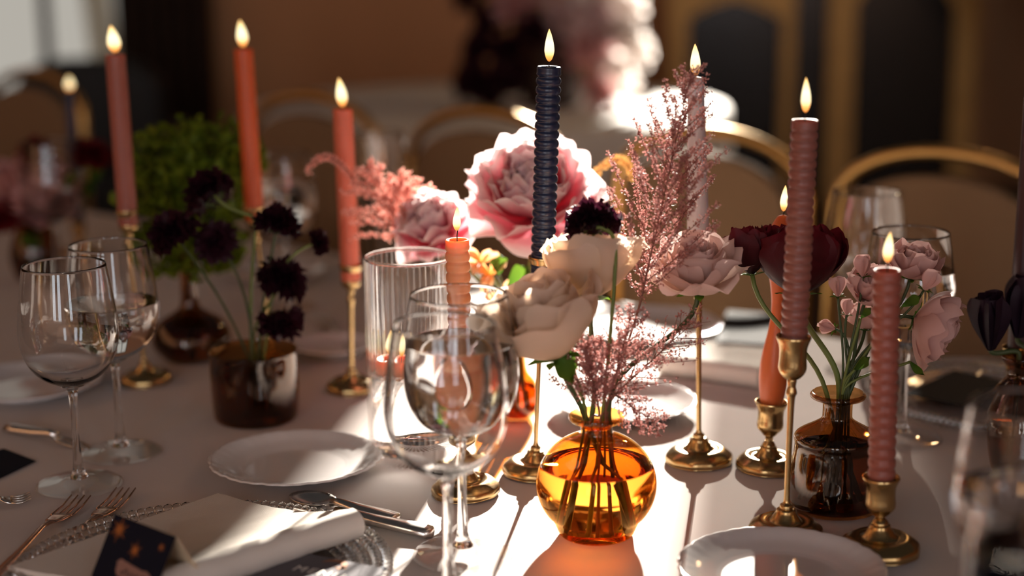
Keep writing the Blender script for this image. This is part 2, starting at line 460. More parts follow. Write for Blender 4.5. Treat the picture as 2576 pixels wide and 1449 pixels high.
# gilded arched screen
scr_y = 7.7
def sx(px, py=200): return On(px, py, scr_y).x
scr = thing('gilded_screen', (0, scr_y, 0), 'tall gilded screen with pointed arches over dark panels', 'screen')
for px, w in ((1705, .085), (1978, .06), (2112, .125), (2420, .10)):
    x = sx(px); MB().box(x - w / 2, x + w / 2, -.03, .03, 0, 1.5).build('post', M_goldwood, scr, False)
for a, b in ((1705, 1978), (2112, 2420)):
    xa, xb = sx(a), sx(b); z0 = On(a, 60, scr_y).z
    poly = []
    k = 10
    for i in range(k + 1):
        u = i / k; poly.append((lerp(xa, xb, u), z0 + (.30 if a > 2000 else .11) * (1 - abs(2 * u - 1) ** 1.5)))
    for i in range(k, -1, -1):
        u = i / k; poly.append((lerp(xa, xb, u), z0 + (.30 if a > 2000 else .11) * (1 - abs(2 * u - 1) ** 1.5) + .16))
    Mx = Matrix(((1, 0, 0, 0), (0, 0, 1, 0), (0, 1, 0, 0), (0, 0, 0, 1)))
    MB().prism(poly, -.025, .025, Mx).build('arch', M_goldwood, scr, False)
for a, b in ((1705, 1978), (1978, 2112), (2112, 2420)):
    MB().box(sx(a), sx(b), .012, .022, .05, 1.45).build('panel', M_darkglass, scr, False)

# unseen warm lamp, added over the far side to gild the screen and chairs
lp = Vector((1.7, 4.9, 2.35))
lamp = thing('added_lamp', lp, 'unseen warm lamp added above the far chairs', 'lamp')
MB().lathe([(.03, .16), (.10, .14), (.20, .02), (.21, 0), (.205, 0), (.195, .02), (.095, .132), (.03, .15)], 32, closed=True).build('shade', M_goldwood, lamp)
MB().tube([(0, 0, .16), (0, 0, 2.2)], .006, 8).build('cord', M_wick, lamp)
MB().ball(Vector((0, 0, .05)), .04, 12, 8).build('bulb', emission('bulb_glow', (1, .75, .45), 6), lamp)
ld = bpy.data.lights.new('added_lamp_light', 'POINT'); ld.energy = 17; ld.color = (1, .66, .34); ld.shadow_soft_size = .08
lo = bpy.data.objects.new('added_lamp_light', ld); col.objects.link(lo); lo.parent = lamp; lo.location = (0, 0, -.05)

# dark upholstered armchair by the far window
ac = thing('armchair', On(215, 330, 6.6) * Vector((1, 1, 0)) if False else Vector((On(215, 200, 6.6).x, 6.6, 0)), 'dark upholstered armchair in front of the pale window', 'armchair')
zt = On(215, 150, 6.6).z
pts = []
prof = []
for i in range(25):
    u = i / 24; x = lerp(-.30, .30, u)
    prof.append((x, zt - .10 * abs(2 * u - 1) ** 4))
Mx = Matrix(((1, 0, 0, 0), (0, 0, 1, 0), (0, 1, 0, 0), (0, 0, 0, 1)))
ob = MB().prism([(-.30, .3)] + [(x, z) for x, z in prof] + [(.30, .3)], 0, .14, Mx).build('backrest', M_blackpad, ac, False)
bm = ob.modifiers.new('bevel', 'BEVEL'); bm.width = .05; bm.segments = 4
for s in (-1, 1):
    ob = MB().box(s * .36 - .07, s * .36 + .07, -.55, .12, .12, .55).build('armrest', M_blackpad, ac, False); bm = ob.modifiers.new('bevel', 'BEVEL'); bm.width = .04; bm.segments = 3
ob = MB().box(-.29, .29, -.5, 0, .15, .40).build('seat', M_blackpad, ac, False); bm = ob.modifiers.new('bevel', 'BEVEL'); bm.width = .04; bm.segments = 3
for sx_ in (-1, 1):
    for sy in (-.48, .08): MB().tube([(sx_ * .36, sy, 0), (sx_ * .36, sy, .14)], .02, 8).build('leg', M_wood, ac)

# ------------------------------------------------------------------ main table
tab = thing('dining_table', TN(1.0, -.7, 0), 'long banquet table under the pale cloth', 'table', rot=Quaternion((0, 0, 1), TN_ANG))
TW = 1.42; TA, TB = -1.7, 4.2   # t range
Lx = (TB - TA)
# local x runs along -t
MB().box(-(TB - 1.0) + .02, 1.0 - TA - .02, -TW / 2 + .02, TW / 2 - .02, TZ - .035, TZ - .006).build('tabletop', M_wood, tab, False)
for x in (-(TB - 1.0) + .2, 1.0 - TA - .2, -.4):
    for y in (-.5, .5): MB().box(x - .03, x + .03, y - .03, y + .03, 0, TZ - .035).build('leg', M_wood, tab, False)
# cloth: one sheet with a rounded edge and hanging sides
nx, ny = 121, 61
hang = .32
xa, xb = -(TB - 1.0), 1.0 - TA
def edge(s, half):   # arc-length coordinate across -> (offset, drop)
    a = abs(s); sg = 1 if s >= 0 else -1; r = .012
    if a <= half - r: return s, 0
    e = a - (half - r); q = r * math.pi / 2
    if e < q: th = e / r; return sg * (half - r + r * math.sin(th)), -r * (1 - math.cos(th))
    return sg * half, -r - (e - q)
cx, hx = (xa + xb) / 2, (xb - xa) / 2
def samples(half, n):
    core = [half - .012 - 1e-4]; L = []
    for i in range(n): L.append(lerp(-(half - .0121), half - .0121, i / (n - 1)))
    ex = [half - .012 + .0188 * k / 4 for k in range(1, 5)] + [half + .0068 + .02 + hang * k / 8 for k in range(0, 9)]
    return [-e for e in reversed(ex)] + L + ex
SX = samples(hx, nx); SY = samples(TW / 2, ny)
pts = []; uvs = []
for y in SY:
    oy, dy = edge(y, TW / 2)
    for x in SX:
        ox, dx = edge(x, hx)
        drop = min(dx, dy) if True else 0
        p = Vector((cx + ox, oy, TZ + drop))
        nz = noise.noise(Vector((p.x * 2.2, p.y * 9, 3))) * .0006
        if drop < -.03: 
            w = .02 * math.sin((x if dy < dx else y) * 16) * min(1, -drop / .2)
            if dy < dx: p.y += (1 if y > 0 else -1) * w
            else: p.x += (1 if x > 0 else -1) * w
        elif drop == 0: p.z += nz - .0006
        pts.append(p); uvs.append((x, y))
tc_ = MB().quad_grid(pts, len(SX), len(SY), False, uvs).build('tablecloth', M_cloth)
tc_.location = tab.location; tc_.rotation_mode = 'QUATERNION'; tc_.rotation_quaternion = tab.rotation_quaternion
tag(tc_, 'pale blush linen cloth spread over the long banquet table', 'tablecloth')

# ------------------------------------------------------------------ banquet chairs
def make_chair():
    root = thing('banquet_chair', (0, 0, 0), 'x', 'chair', 'gold banquet chairs along the far side of the table')
    zt = .965; w = .207
    def arch(wd, top, z0, n=28):
        L = [Vector((-wd, 0, z0))]
        zc = top - wd * .62
        for i in range(n + 1):
            a = math.pi * (1 - i / n); L.append(Vector((wd * math.cos(a), 0, zc + wd * .62 * math.sin(a) ** .8 if math.sin(a) > 0 else zc)))
        L.append(Vector((wd, 0, z0))); return L
    A = arch(w, zt, .10)
    MB().tube([p + Vector((0, .02 + (.05 * max(0, (p.z - .45))), 0)) for p in A], .0125, 10).build('back_frame', M_gold, root)
    # pad
    B = arch(w - .028, zt - .036, .56)
    fr = [(p.x, p.z) for p in B]
    Mx = Matrix(((1, 0, 0, 0), (0, .0, 1, .028), (0, 1, 0, 0), (0, 0, 0, 1)))
    ob = MB().prism(fr, -.02, .016, Mx).build('backrest', M_chairpad, root, False); bm = ob.modifiers.new('bevel', 'BEVEL'); bm.width = .01; bm.segments = 3
    ob = MB().box(-.19, .19, -.37, 0, .43, .49).build('seat', M_chairpad, root, False); bm = ob.modifiers.new('bevel', 'BEVEL'); bm.width = .02; bm.segments = 3
    for sx_ in (-1, 1):
        MB().tube([(sx_ * .19, -.38, .43), (sx_ * .205, -.41, 0)], .0115, 8).build('leg', M_gold, root)
        MB().tube([(sx_ * .20, -.01, .43), (sx_ * .222, .03, 0)], .0115, 8).build('leg', M_gold, root)
    MB().tube([(-.2, -.02, .40), (.2, -.02, .40)], .009, 8).build('stretcher', M_gold, root)
    return root
chair0 = make_chair()
def copy_tree(o, parent=None):
    c = o.copy(); col.objects.link(c); c.parent = parent
    for ch in list(o.children): copy_tree(ch, c)
    return c
spots = [(2362, 'gold framed banquet chair with tan pad, nearest the dark drape'),
         (1755, 'gold framed banquet chair behind the pale grey taper candle, rail glinting in sun'),
         (1190, 'gold framed banquet chair directly behind the large pink peony'),
         (755, 'gold framed banquet chair behind the coral candle beside the green foliage'),
         (60, 'gold framed banquet chair behind the dark blue far candle')]
for k, (px, lab) in enumerate(spots):
    # intersect column px with the line n = .42
    best = min((abs((On(px, 340, 2 + .01 * i) - E0).dot(n_dir) - .42), 2 + .01 * i) for i in range(400))[1]
    p = On(px, 340, best)
    c = chair0 if k == 0 else copy_tree(chair0)
    c.location = (p.x, p.y, 0); c.rotation_euler = (0, 0, TN_ANG); c['label'] = lab

# ------------------------------------------------------------------ second table with tall arrangement
t2 = Vector((On(1222, 285, 5.3).x, 5.35, 0))
o = thing('round_table', t2, 'round table behind the chairs under a white cloth', 'table')
MB().lathe([(.78, TZ - .03), (.78, TZ - .006)], 48).build('tabletop', M_wood, o)
MB().lathe([(.25, 0), (.25, .02), (.05, .05), (.05, TZ - .03)], 24).build('pedestal', M_wood, o)
rf = lambda a, r, z, k: (r + (0 if z > TZ - .02 else .03 * math.sin(a * 14)), z)
o = MB().lathe([(1e-6, TZ), (.4, TZ), (.78, TZ), (.79, TZ - .004), (.794, TZ - .015), (.80, TZ - .2), (.82, TZ - .45)], 96, rf)
o.f = [f for f in o.f if len(f) == 4]
o = o.build('tablecloth', fabric('white_cloth', (.80, .77, .72), 300, .1)); o.location = t2
tag(o, 'white cloth on the round table behind the chairs', 'tablecloth')

# ------------------------------------------------------------------ candles and candlesticks
def quat_to(axis): return Vector((0, 0, 1)).rotation_difference(axis)
def make_stick(base, axis, L, Rf, rs, rc, hc, style, label, fl=.62, group='brass candlesticks on the table'):
    root = thing('candlestick', base, label, 'candlestick', group, quat_to(axis))
    hf = Rf * fl
    lob = lambda a, r, z, k: (r * (1 + .018 * math.cos(10 * a) * max(0, min(1, (r - .008) / Rf))), z)
    foot = smoothprof([(1e-6, .0005), (Rf * .9, .0005), (Rf * .99, .002), (Rf, .006), (Rf * .94, .010), (Rf * .70, .016), (Rf * .46, hf * .55), (Rf * .29, hf * .85), (Rf * .23, hf), (1e-6, hf)], 4)
    MB().lathe(foot, 48, lob).build('foot', M_brass, root)
    zc = L - hc
    if style == 'tall':
        st = smoothprof([(1e-6, hf - .002), (rs * 2.1, hf - .001), (rs * 2.2, hf + .004), (rs * 1.2, hf + .007), (rs, hf + .02), (rs * 1.05, lerp(hf, zc, .5)), (rs * 1.25, zc - .022), (rs * 1.9, zc - .014), (rs * 1.4, zc - .007), (rs * 1.6, zc), (1e-6, zc + .002)], 4)
    else:
        st = smoothprof([(1e-6, hf - .002), (Rf * .22, hf), (rs * 1.15, hf + .006), (rs, lerp(hf, zc, .45)), (rs * 1.1, lerp(hf, zc, .8)), (rs * 1.7, zc), (1e-6, zc + .002)], 4)
    MB().lathe(st, 24).build('stem', M_brass, root)
    cp = smoothprof([(1e-6, zc), (rs * 1.6, zc), (rc * .55, zc + hc * .07), (rc * .80, zc + hc * .24), (rc * .78, zc + hc * .5), (rc * .80, zc + hc * .75), (rc * .98, zc + hc * .96), (rc, zc + hc), (rc * .95, zc + hc + .001), (rc * .74, zc + hc * .78), (rc * .70, zc + hc * .35), (1e-6, zc + hc * .33)], 4)
    MB().lathe(cp, 32).build('socket', M_brass, root)
    return root

def make_candle(b, axis, L, r0, r1, mat, label, ribs=0, ribamp=.08, shape=None, flame_h=.034, flame_w=.0062, lean=.0, wick_h=.008, basin=True, dark_top=False, group='lit taper candles'):
    root = thing('candle', b, label, 'candle', group, quat_to(axis))
    prof = [(1e-6, 0)]
    n = max(40, ribs * 7)
    for i in range(n + 1):
        v = i / n; r = lerp(r0, r1, v)
        if shape: r = shape(v)
        if ribs:
            x = (v * ribs) % 1.0
            env = 1 if .045 < v < .975 else 0
            r *= 1 + ribamp * env * (abs(math.sin(math.pi * x)) ** .55 - .75)
        prof.append((r, L * v))
    rt = prof[-1][0]
    if basin: prof += [(rt * .93, L + .0012), (rt * .80, L + .0006), (rt * .62, L - .003), (1e-6, L - .0045)]
    else: prof += [(rt * .7, L + .002), (1e-6, L + .0035)]
    MB().lathe(prof, 28).build('wax_body', mat, root)
    z0 = L - .004
    MB().tube([(0, 0, z0), (0, .0003, z0 + wick_h * .5 + .002), (lean * .5 + .0008, 0, z0 + wick_h + .004)], [.0008, .0007, .0005], 6).build('wick', M_wick, root)
    fb = z0 + wick_h
    fp = [(1e-6, 0), (.42, .05), (.72, .14), (.95, .27), (1.0, .36), (.92, .50), (.72, .66), (.45, .82), (.18, .94), (1e-6, 1)]
    fp = smoothprof([(r * flame_w, z * flame_h) for r, z in fp], 3)
    ml = MB().lathe(fp, 16)
    for p in ml.v: p.x += lean * (p.z / flame_h) ** 2; p.z += fb
    ml.build('flame', M_flame, root)
    return root

def stick_set(base_px, cup_px, top_px, wpx, ribs, mat, kind, foot_w, cup_w, labels, cup_h=None, stem_px=10, ribamp=.08, shape=None, w_top=None, lean=.002, flame=(34, 78), basin=True, wick_h=.008, fl=.62):
    b = T(*base_px); c = On(cup_px[0], cup_px[1], b.y); t = On(top_px[0], top_px[1], b.y)
    s = PX(b.y, .95)
    ax = (c - b); L = ax.length; ax.normalize()
    hc = cup_h * s if cup_h else .035
    make_stick(b, ax, L, foot_w / 2 * s, stem_px / 2 * s, cup_w / 2 * s, hc, kind, labels[0], fl * 1.2)
    cb = c - ax * hc * .6; ca = t - cb; CL = ca.length; ca.normalize()
    r = wpx / 2 * s; r1 = (w_top or wpx) / 2 * s
    return make_candle(cb, ca, CL, r, r1, mat, labels[1], ribs, ribamp, (lambda v: shape(v) * s) if shape else None, flame[1] * s, flame[0] / 2 * s, lean, wick_h, basin)

stick_set((368, 962), (319, 530), (290, 140), 49, 40, W_pink, 'tall', 130, 60, ('tall brass candlestick beneath the pink candle among the dark flowers', 'tall dusty pink ribbed candle with a flame, behind the wine glasses'), 58, 10, .05, flame=(32, 66), lean=-.003)
stick_set((690, 925), (637, 523), (612, 126), 48, 44, W_orange, 'tall', 125, 58, ('tall brass candlestick hidden behind the brown glass tumbler', 'burnt orange ribbed candle above the dark scabiosa flowers'), 50, 9, .04, flame=(27, 66), lean=-.002)
stick_set((884, 982), (882, 668), (862, 277), 50, 34, W_coral, 'tall', 128, 60, ('slim brass candlestick beside the ribbed glass cylinder', 'coral ribbed candle beside the pink astilbe plume'), 62, 11, .10, flame=(27, 72), lean=-.003)
stick_set((1345, 1190), (1366, 648), (1381, 170), 59, 24, W_navy, 'tall', 166, 74, ('slim brass candlestick beneath the dark navy ribbed candle', 'dark navy ribbed candle standing before the big pink peony'), 85, 12, .20, flame=(24, 80), lean=-.001, wick_h=.010)
stick_set((1758, 1160), (1758, 640), (1750, 200), 60, 0, W_grey, 'tall', 172, 70, ('slim brass candlestick beneath the pale grey taper', 'pale grey smooth taper candle behind the mauve astilbe spray'), 80, 13, w_top=40, flame=(25, 78), lean=0, wick_h=.008, basin=False)
stick_set((1975, 1345), (1997, 848), (2025, 305), 66, 26, W_rose, 'tall', 192, 88, ('tall brass candlestick beneath the tallest dusty rose candle', 'tall dusty rose ribbed candle in front of the burgundy flowers'), 110, 15, .17, flame=(24, 86), lean=-.001, wick_h=.012)
wavy = lambda v: 29 + 10 * math.cos(2 * math.pi * (v * 1.6 - .38)) * min(1, v / .12) - 1.5 - 10 * max(0, (v - .93) / .07) ** 2 - 4 * v
stick_set((1930, 1178), (1941, 1012), (1970, 548), 60, 0, W_amber, 'short', 162, 84, ('short brass candlestick beneath the smooth wavy orange candle', 'smooth wavy orange candle behind the tall dusty rose candle'), 85, 20, shape=wavy, flame=(20, 66), lean=.0005, wick_h=.011, basin=False)
stick_set((2212, 1388), (2217, 1202), (2232, 682), 68, 21, W_pink, 'short', 206, 96, ('short brass candlestick beneath the front candle by the brown vase', 'pink ribbed candle standing nearest the front beside the brown vase'), 100, 22, .15, flame=(26, 78), lean=.002, wick_h=.012)
stick_set((1172, 1240), (1162, 1075), (1150, 605), 60, 20, W_peach, 'short', 176, 90, ('short brass candlestick behind the two sunlit wine glasses', 'peach ribbed candle burning behind the sunlit wine glasses'), 80, 20, .15, flame=(20, 60), lean=.001, wick_h=.014)
stick_set((205, 640), (196, 560), (176, 232), 30, 0, W_darkblue, 'short', 90, 44, ('small brass candlestick at the far end of the table', 'dark blue taper candle at the far end of the table'), 40, 9, w_top=22, flame=(20, 34), lean=0)
stick_set((2575, 1130), (2556, 872), (2606, 120), 56, 0, W_burg, 'tall', 130, 70, ('slim brass candlestick beneath the dark burgundy candle', 'dark burgundy taper candle rising behind the black tulips'), 75, 12, w_top=40, flame=(24, 70), lean=0)

# ------------------------------------------------------------------ wine glasses
GH = .246
bowl_out = smoothprof([(.0042, .112), (.016, .1155), (.034, .126), (.0465, .143), (.0525, .166), (.0515, .192), (.0475, .222), (.0435, GH)], 6)
def offset_in(pr, th, z_lift): return [(max(1e-6, r - th), z + z_lift * max(0, 1 - (z - .112) / .03)) for r, z in pr]
bowl_in = offset_in(bowl_out, .0011, .003)
bowl_prof = [(1e-6, .112)] + bowl_out + [(bowl_out[-1][0] - .0005, GH + .0006)] + list(reversed(bowl_in)) + [(1e-6, bowl_in[0][1])]
me_bowl = MB().lathe(bowl_prof, 64).mesh('bowl', M_glass_bowl)
foot_prof = smoothprof([(1e-6, .0006), (.043, .0006), (.0455, .0014), (.0458, .0022), (.043, .0032), (.020, .0056), (.0105, .0085), (1e-6, .0086)], 5)
me_foot = MB().lathe(foot_prof, 48).mesh('foot', M_glass)
stem_prof = smoothprof([(1e-6, .0087), (.0098, .0088), (.0066, .016), (.0048, .030), (.0040, .060), (.0042, .095), (.0062, .109), (.013, .1135), (1e-6, .1125)], 5)
me_stem = MB().lathe(stem_prof, 40).mesh('stem', M_glass_solid)
def water_mesh(level, prof=bowl_in, gap=-.0004, seg=64, mat=None, name='water'):
    pr = [(1e-6, prof[0][1] + gap)]
    for r, z in prof:
        if z < level: pr.append((max(1e-6, r - gap), z + gap))
    rl = None
    for (r0, z0), (r1, z1) in zip(prof, prof[1:]):
        if z0 <= level <= z1: rl = lerp(r0, r1, (level - z0) / (z1 - z0 + 1e-9))
    pr += [(rl - gap, level), (rl - .0015, level - .0003), (1e-6, level - .0004)]
    return MB().lathe(pr, seg).mesh(name, mat or M_water)
me_w_navy = water_mesh(.203, mat=solid_glass('navy_water', (.10, .13, .20), 1.33)); me_w_hi = water_mesh(.203); me_w_mid = water_mesh(.180)
def wine_glass(px, label, water=None, base=None):
    b = base or T(*px)
    r = thing('wine_glass', b, label, 'wine glass', 'stemmed water and wine glasses on the table')
    inst(me_bowl, 'bowl', r, Matrix()); inst(me_stem, 'stem', r, Matrix()); inst(me_foot, 'foot', r, Matrix())
    if water: inst(water, 'water', r, Matrix(), 'still clear water')
    return r
wine_glass((200, 1220), 'empty wine glass standing in front at the dark end of the table')
wine_glass((305, 1140), 'wine glass with water behind the empty glass, before the pink candle', me_w_mid)
wine_glass((1165, 1395), 'sunlit wine glass full of water in front of the peach candle', me_w_hi).scale = (1.05,) * 3
wine_glass((1130, 1505), 'sunlit wine glass in front of the full glass, foot out of view').scale = (1.04,) * 3
wine_glass((2165, 935), 'empty wine glass behind the spray roses, by the burgundy flower')
wine_glass((2268, 1102), 'wine glass with water behind the front pink candle', me_w_hi)
wine_glass((2540, 1790), 'blurred wine glass with water close to the camera', me_w_mid, TN(-.40, -1.04) if False else T(2545, 1790))
g_ = wine_glass((2610, 2150), 'blurred navy tinted goblet closest to the camera', me_w_navy, T(2590, 2120))
wine_glass((722, 775), 'wine glass far back behind the orange candle', me_w_hi)
wine_glass((150, 720), 'wine glass at the far end beside the dark blue candle')
wine_glass((960, 690), 'wine glass near the far edge behind the astilbe plume')

# ------------------------------------------------------------------ ribbed glass cylinder with floating candle
cb = T(1040, 1148); s = PX(cb.y); CR = 109 * s; ch = On(1012, 650, cb.y).z - TZ
rib = lambda a, r, z, k: (r + (.0020 * math.cos(44 * a) if r > CR * .9 else 0), z)
cyl = thing('ribbed_glass_cylinder', cb, 'tall ribbed clear glass cylinder with a floating candle', 'glass')
MB().lathe([(1e-6, .0006), (CR * .93, .0006), (CR * .985, .003), (CR, .008), (CR, ch * .5), (CR, ch - .001), (CR - .001, ch), (CR - .0025, ch - .001), (CR - .0028, ch * .5), (CR - .003, .014), (CR * .9, .010), (1e-6, .010)], 320, rib).build('body', M_glass, cyl)
MB().lathe([(CR - .0012 + .0021 * math.cos(2 * math.pi * k / 10), ch + .0014 + .0021 * math.sin(2 * math.pi * k / 10)) for k in range(10)], 96, closed=True).build('rim', M_glass_bowl, cyl)
zl = On(1000, 935, cb.y).z - TZ
MB().lathe([(1e-6, .0104), (CR * .89, .0104), (CR - .0035, .0145), (CR - .0035, zl), (CR - .005, zl - .0004), (1e-6, zl - .0004)], 64).build('water', M_water, cyl, label='still clear water')
fc = make_candle(cb + Vector((-.022, .01, zl - .012)), Vector((0, 0, 1)), .024, .019, .019, W_peach, 'short floating peach candle inside the ribbed glass cylinder', flame_h=.03, flame_w=.007, group='floating candles')

# ------------------------------------------------------------------ vases
def vase(name, base, outer, th, mat, label, water_level=None, wmat=None, seg=64, rfun=None):
    r = thing(name, base, label, 'vase')
    inner = [(max(1e-6, a - th), z + (th if z < .01 else 0)) for a, z in outer]
    pr = [(1e-6, outer[0][1])] + outer + [(outer[-1][0] - th * .5, outer[-1][1] + th * .4)] + list(reversed(inner)) + [(1e-6, inner[0][1])]
    MB().lathe(pr, seg, rfun).build('body', mat, r)
    if water_level: inst(water_mesh(water_level, inner, .0004, seg, wmat), 'water', r, Matrix(), 'tinted water in the vase')
    return r
v1b = T(1500, 1342); s = PX(v1b.y, .85)
RB = 152 * s
v1h = On(1506, 1044, v1b.y).z - TZ
zc = RB * .88
out = [(RB * .58, .0006), (RB * .63, .003)]
for k in range(1, 17):
    a = math.radians(lerp(-52, 74, k / 16)); out.append((RB * math.cos(a), zc + RB * .90 * math.sin(a)))
nk = 39 * s
ztop = out[-1][1]
out += [(nk * 1.03, ztop + .004), (nk, ztop + .010), (nk, v1h - .012), (nk * 1.08, v1h - .008), (nk * 1.7, v1h - .005), (nk * 1.80, v1h - .0025), (nk * 1.78, v1h)]
pr1 = smoothprof(out, 2); wl = On(1500, 1168, v1b.y).z - TZ
V1 = thing('round_vase', v1b, 'round amber glass bottle vase glowing in the sun', 'vase')
low = [p for p in pr1 if p[1] < wl]; rl = next(lerp(a[0], c[0], (wl - a[1]) / (c[1] - a[1])) for a, c in zip(pr1, pr1[1:]) if a[1] <= wl <= c[1])
MB().lathe([(1e-6, low[0][1])] + low + [(rl, wl), (rl - .0022, wl), (rl - .003, wl - .0004), (1e-6, wl - .0005)], 72).build('body', M_amber_water, V1, label='amber glass filled with water')
upp = [(rl, wl + .0002)] + [p for p in pr1 if p[1] > wl]
inn = [(max(1e-6, a - .0022), z) for a, z in upp]
MB().lathe(upp + [(upp[-1][0] - .0011, upp[-1][1] + .001)] + list(reversed(inn)), 72, closed=True).build('neck', M_amber, V1)
# brown shouldered vase on the right
v2b = T(2098, 1272); s = PX(v2b.y, .85); v2h = On(2113, 988, v2b.y).z - TZ; zs = On(2105, 1095, v2b.y).z - TZ
out = smoothprof([(112 * s, .0006), (119 * s, .004), (119 * s, .012), (112 * s, zs * .5), (104 * s, zs - .012), (106 * s, zs - .004), (104 * s, zs), (94 * s, zs + .004), (60 * s, zs + .012), (40 * s, zs + .018), (37 * s, zs + .024), (38 * s, v2h - .010), (46 * s, v2h - .007), (66 * s, v2h - .005), (69 * s, v2h - .002), (66 * s, v2h)], 4)
V2 = vase('shouldered_vase', v2b, out, .0022, M_amber_dark, 'brown glass vase with square shoulders holding burgundy flowers', zs - .012, M_brown_water)
# brown tumbler on the left
v3b = T(645, 1052); s = PX(v3b.y, .85); v3h = On(643, 880, v3b.y).z - TZ
out = smoothprof([(94 * s, .0006), (104 * s, .003), (108 * s, .014), (111 * s, v3h * .5), (110 * s, v3h - .006), (111 * s, v3h)], 4)
V3 = vase('tumbler_vase', v3b, out, .0022, M_amber_dark, 'smoky brown glass tumbler holding dark scabiosa', v3h * .72, M_brown_water)
# amber bottle vase at the back left
v4b = T(485, 900); s = PX(v4b.y, .85); v4h = On(495, 640, v4b.y).z - TZ; R4 = 101 * s
out = smoothprof([(R4 * .6, .0006), (R4 * .75, .004), (R4 * .97, R4 * .35), (R4 * .98, R4 * .62), (R4 * .8, R4 * .95), (R4 * .4, R4 * 1.2), (24 * s, R4 * 1.4), (21 * s, v4h - .03), (22 * s, v4h - .01), (32 * s, v4h)], 4)
V4 = vase('bottle_vase', v4b, out, .0022, M_amber_dark, 'amber brown bottle vase with long neck holding green foliage', R4 * .9, M_brown_water)
# amber vase under the peony
v5b = T(1300, 1052); s = PX(v5b.y, .85); R5 = 52 * s * 1.1; v5h = On(1310, 870, v5b.y).z - TZ
out = smoothprof([(R5 * .6, .0006), (R5 * .75, .003), (R5, R5 * .5), (R5 * 1.02, R5 * 1.1), (R5 * .85, R5 * 1.7), (R5 * .5, R5 * 2.2), (R5 * .42, v5h - .006), (R5 * .55, v5h)], 4)
V5 = vase('amber_vase', v5b, out, .0022, M_amber, 'small amber glass vase under the big pink peony', R5 * 1.5, M_amber_water)
v6b = T(95, 700); s = PX(v6b.y, .85); v6h = .12
out = smoothprof([(.03, .0006), (.036, .004), (.045, .04), (.035, .08), (.02, .10), (.028, v6h)], 4)
V6 = vase('glass_vase', v6b, out, .002, M_amber_dark, 'dark glass vase at the far end holding pink and red flowers', .05, M_brown_water)
v7b = T(2560, 1180); v7h = .13
out = smoothprof([(.03, .0006), (.036, .004), (.045, .05), (.03, .09), (.016, .11), (.026, v7h)], 4)
V7 = vase('glass_vase', v7b, out, .002, M_amber_dark, 'dark glass vase at the picture edge holding black tulips', .05, M_brown_water)

# ------------------------------------------------------------------ flowers
def petal(w, h, cup=.5, curl=.6, ruffle=.08, nu=11, nv=9, seed=0, tipw=.75, freq=5, notch=0, rec=0):
    rr = random.Random(seed); ph = rr.uniform(0, 6); ph2 = rr.uniform(0, 6)
    pts = []; uvs = []; y = z = 0; rows = []
    for j in range(nv):
        v = j / (nv - 1); a = curl * (v ** 1.5) + rec * max(0, (v - .72) / .28) ** 2
        if j: y += math.sin(a) * h / (nv - 1); z += math.cos(a) * h / (nv - 1)
        rows.append((v, y, z))
    for v, y, z in rows:
        wd = w * .5 * (.22 + .78 * math.sin(math.pi * .5 * min(1, v / .62)) ** 1.1) * (1 - (1 - tipw) * max(0, (v - .62) / .38) ** 2)
        for i in range(nu):
            u = 2 * i / (nu - 1) - 1
            yy = y - cup * wd * u * u + ruffle * h * v * v * math.sin(freq * u + ph)
            zz = z - h * .16 * (u ** 2) * max(0, v - .55) * 2 + ruffle * .7 * h * v * v * math.sin(freq * 1.3 * u + ph2) - notch * h * max(0, 1 - abs(u) * 3) * max(0, v - .8)
            pts.append((u * wd, yy, zz)); uvs.append((i / (nu - 1), v))
    return MB().quad_grid(pts, nu, nv, False, uvs)
def face_mat(pos, axis, face=Vector((0, -1, .25))):
    z = axis.normalized(); y = (face - z * face.dot(z)).normalized(); x = y.cross(z)
    return Matrix.Translation(pos) @ Matrix((x, y, z)).transposed().to_4x4()
def axis_mat(pos, axis, twist=0):
    return Matrix.Translation(pos) @ quat_to(axis.normalized()).to_matrix().to_4x4() @ Matrix.Rotation(twist, 4, 'Z')
def put(phi, r0, z0, tilt, sc=1):
    return Matrix.Rotation(phi, 4, 'Z') @ Matrix.Translation((0, r0, z0)) @ Matrix.Rotation(-tilt, 4, 'X') @ Matrix.Scale(sc, 4)
def stem_path(head, axis, neck, bottom, k=.35):
    axis = axis.normalized(); L = (head - neck).length
    up = (neck - bottom).normalized()
    return [bottom] + bez(neck, neck + up * L * .4, head - axis * L * k, head, 12)
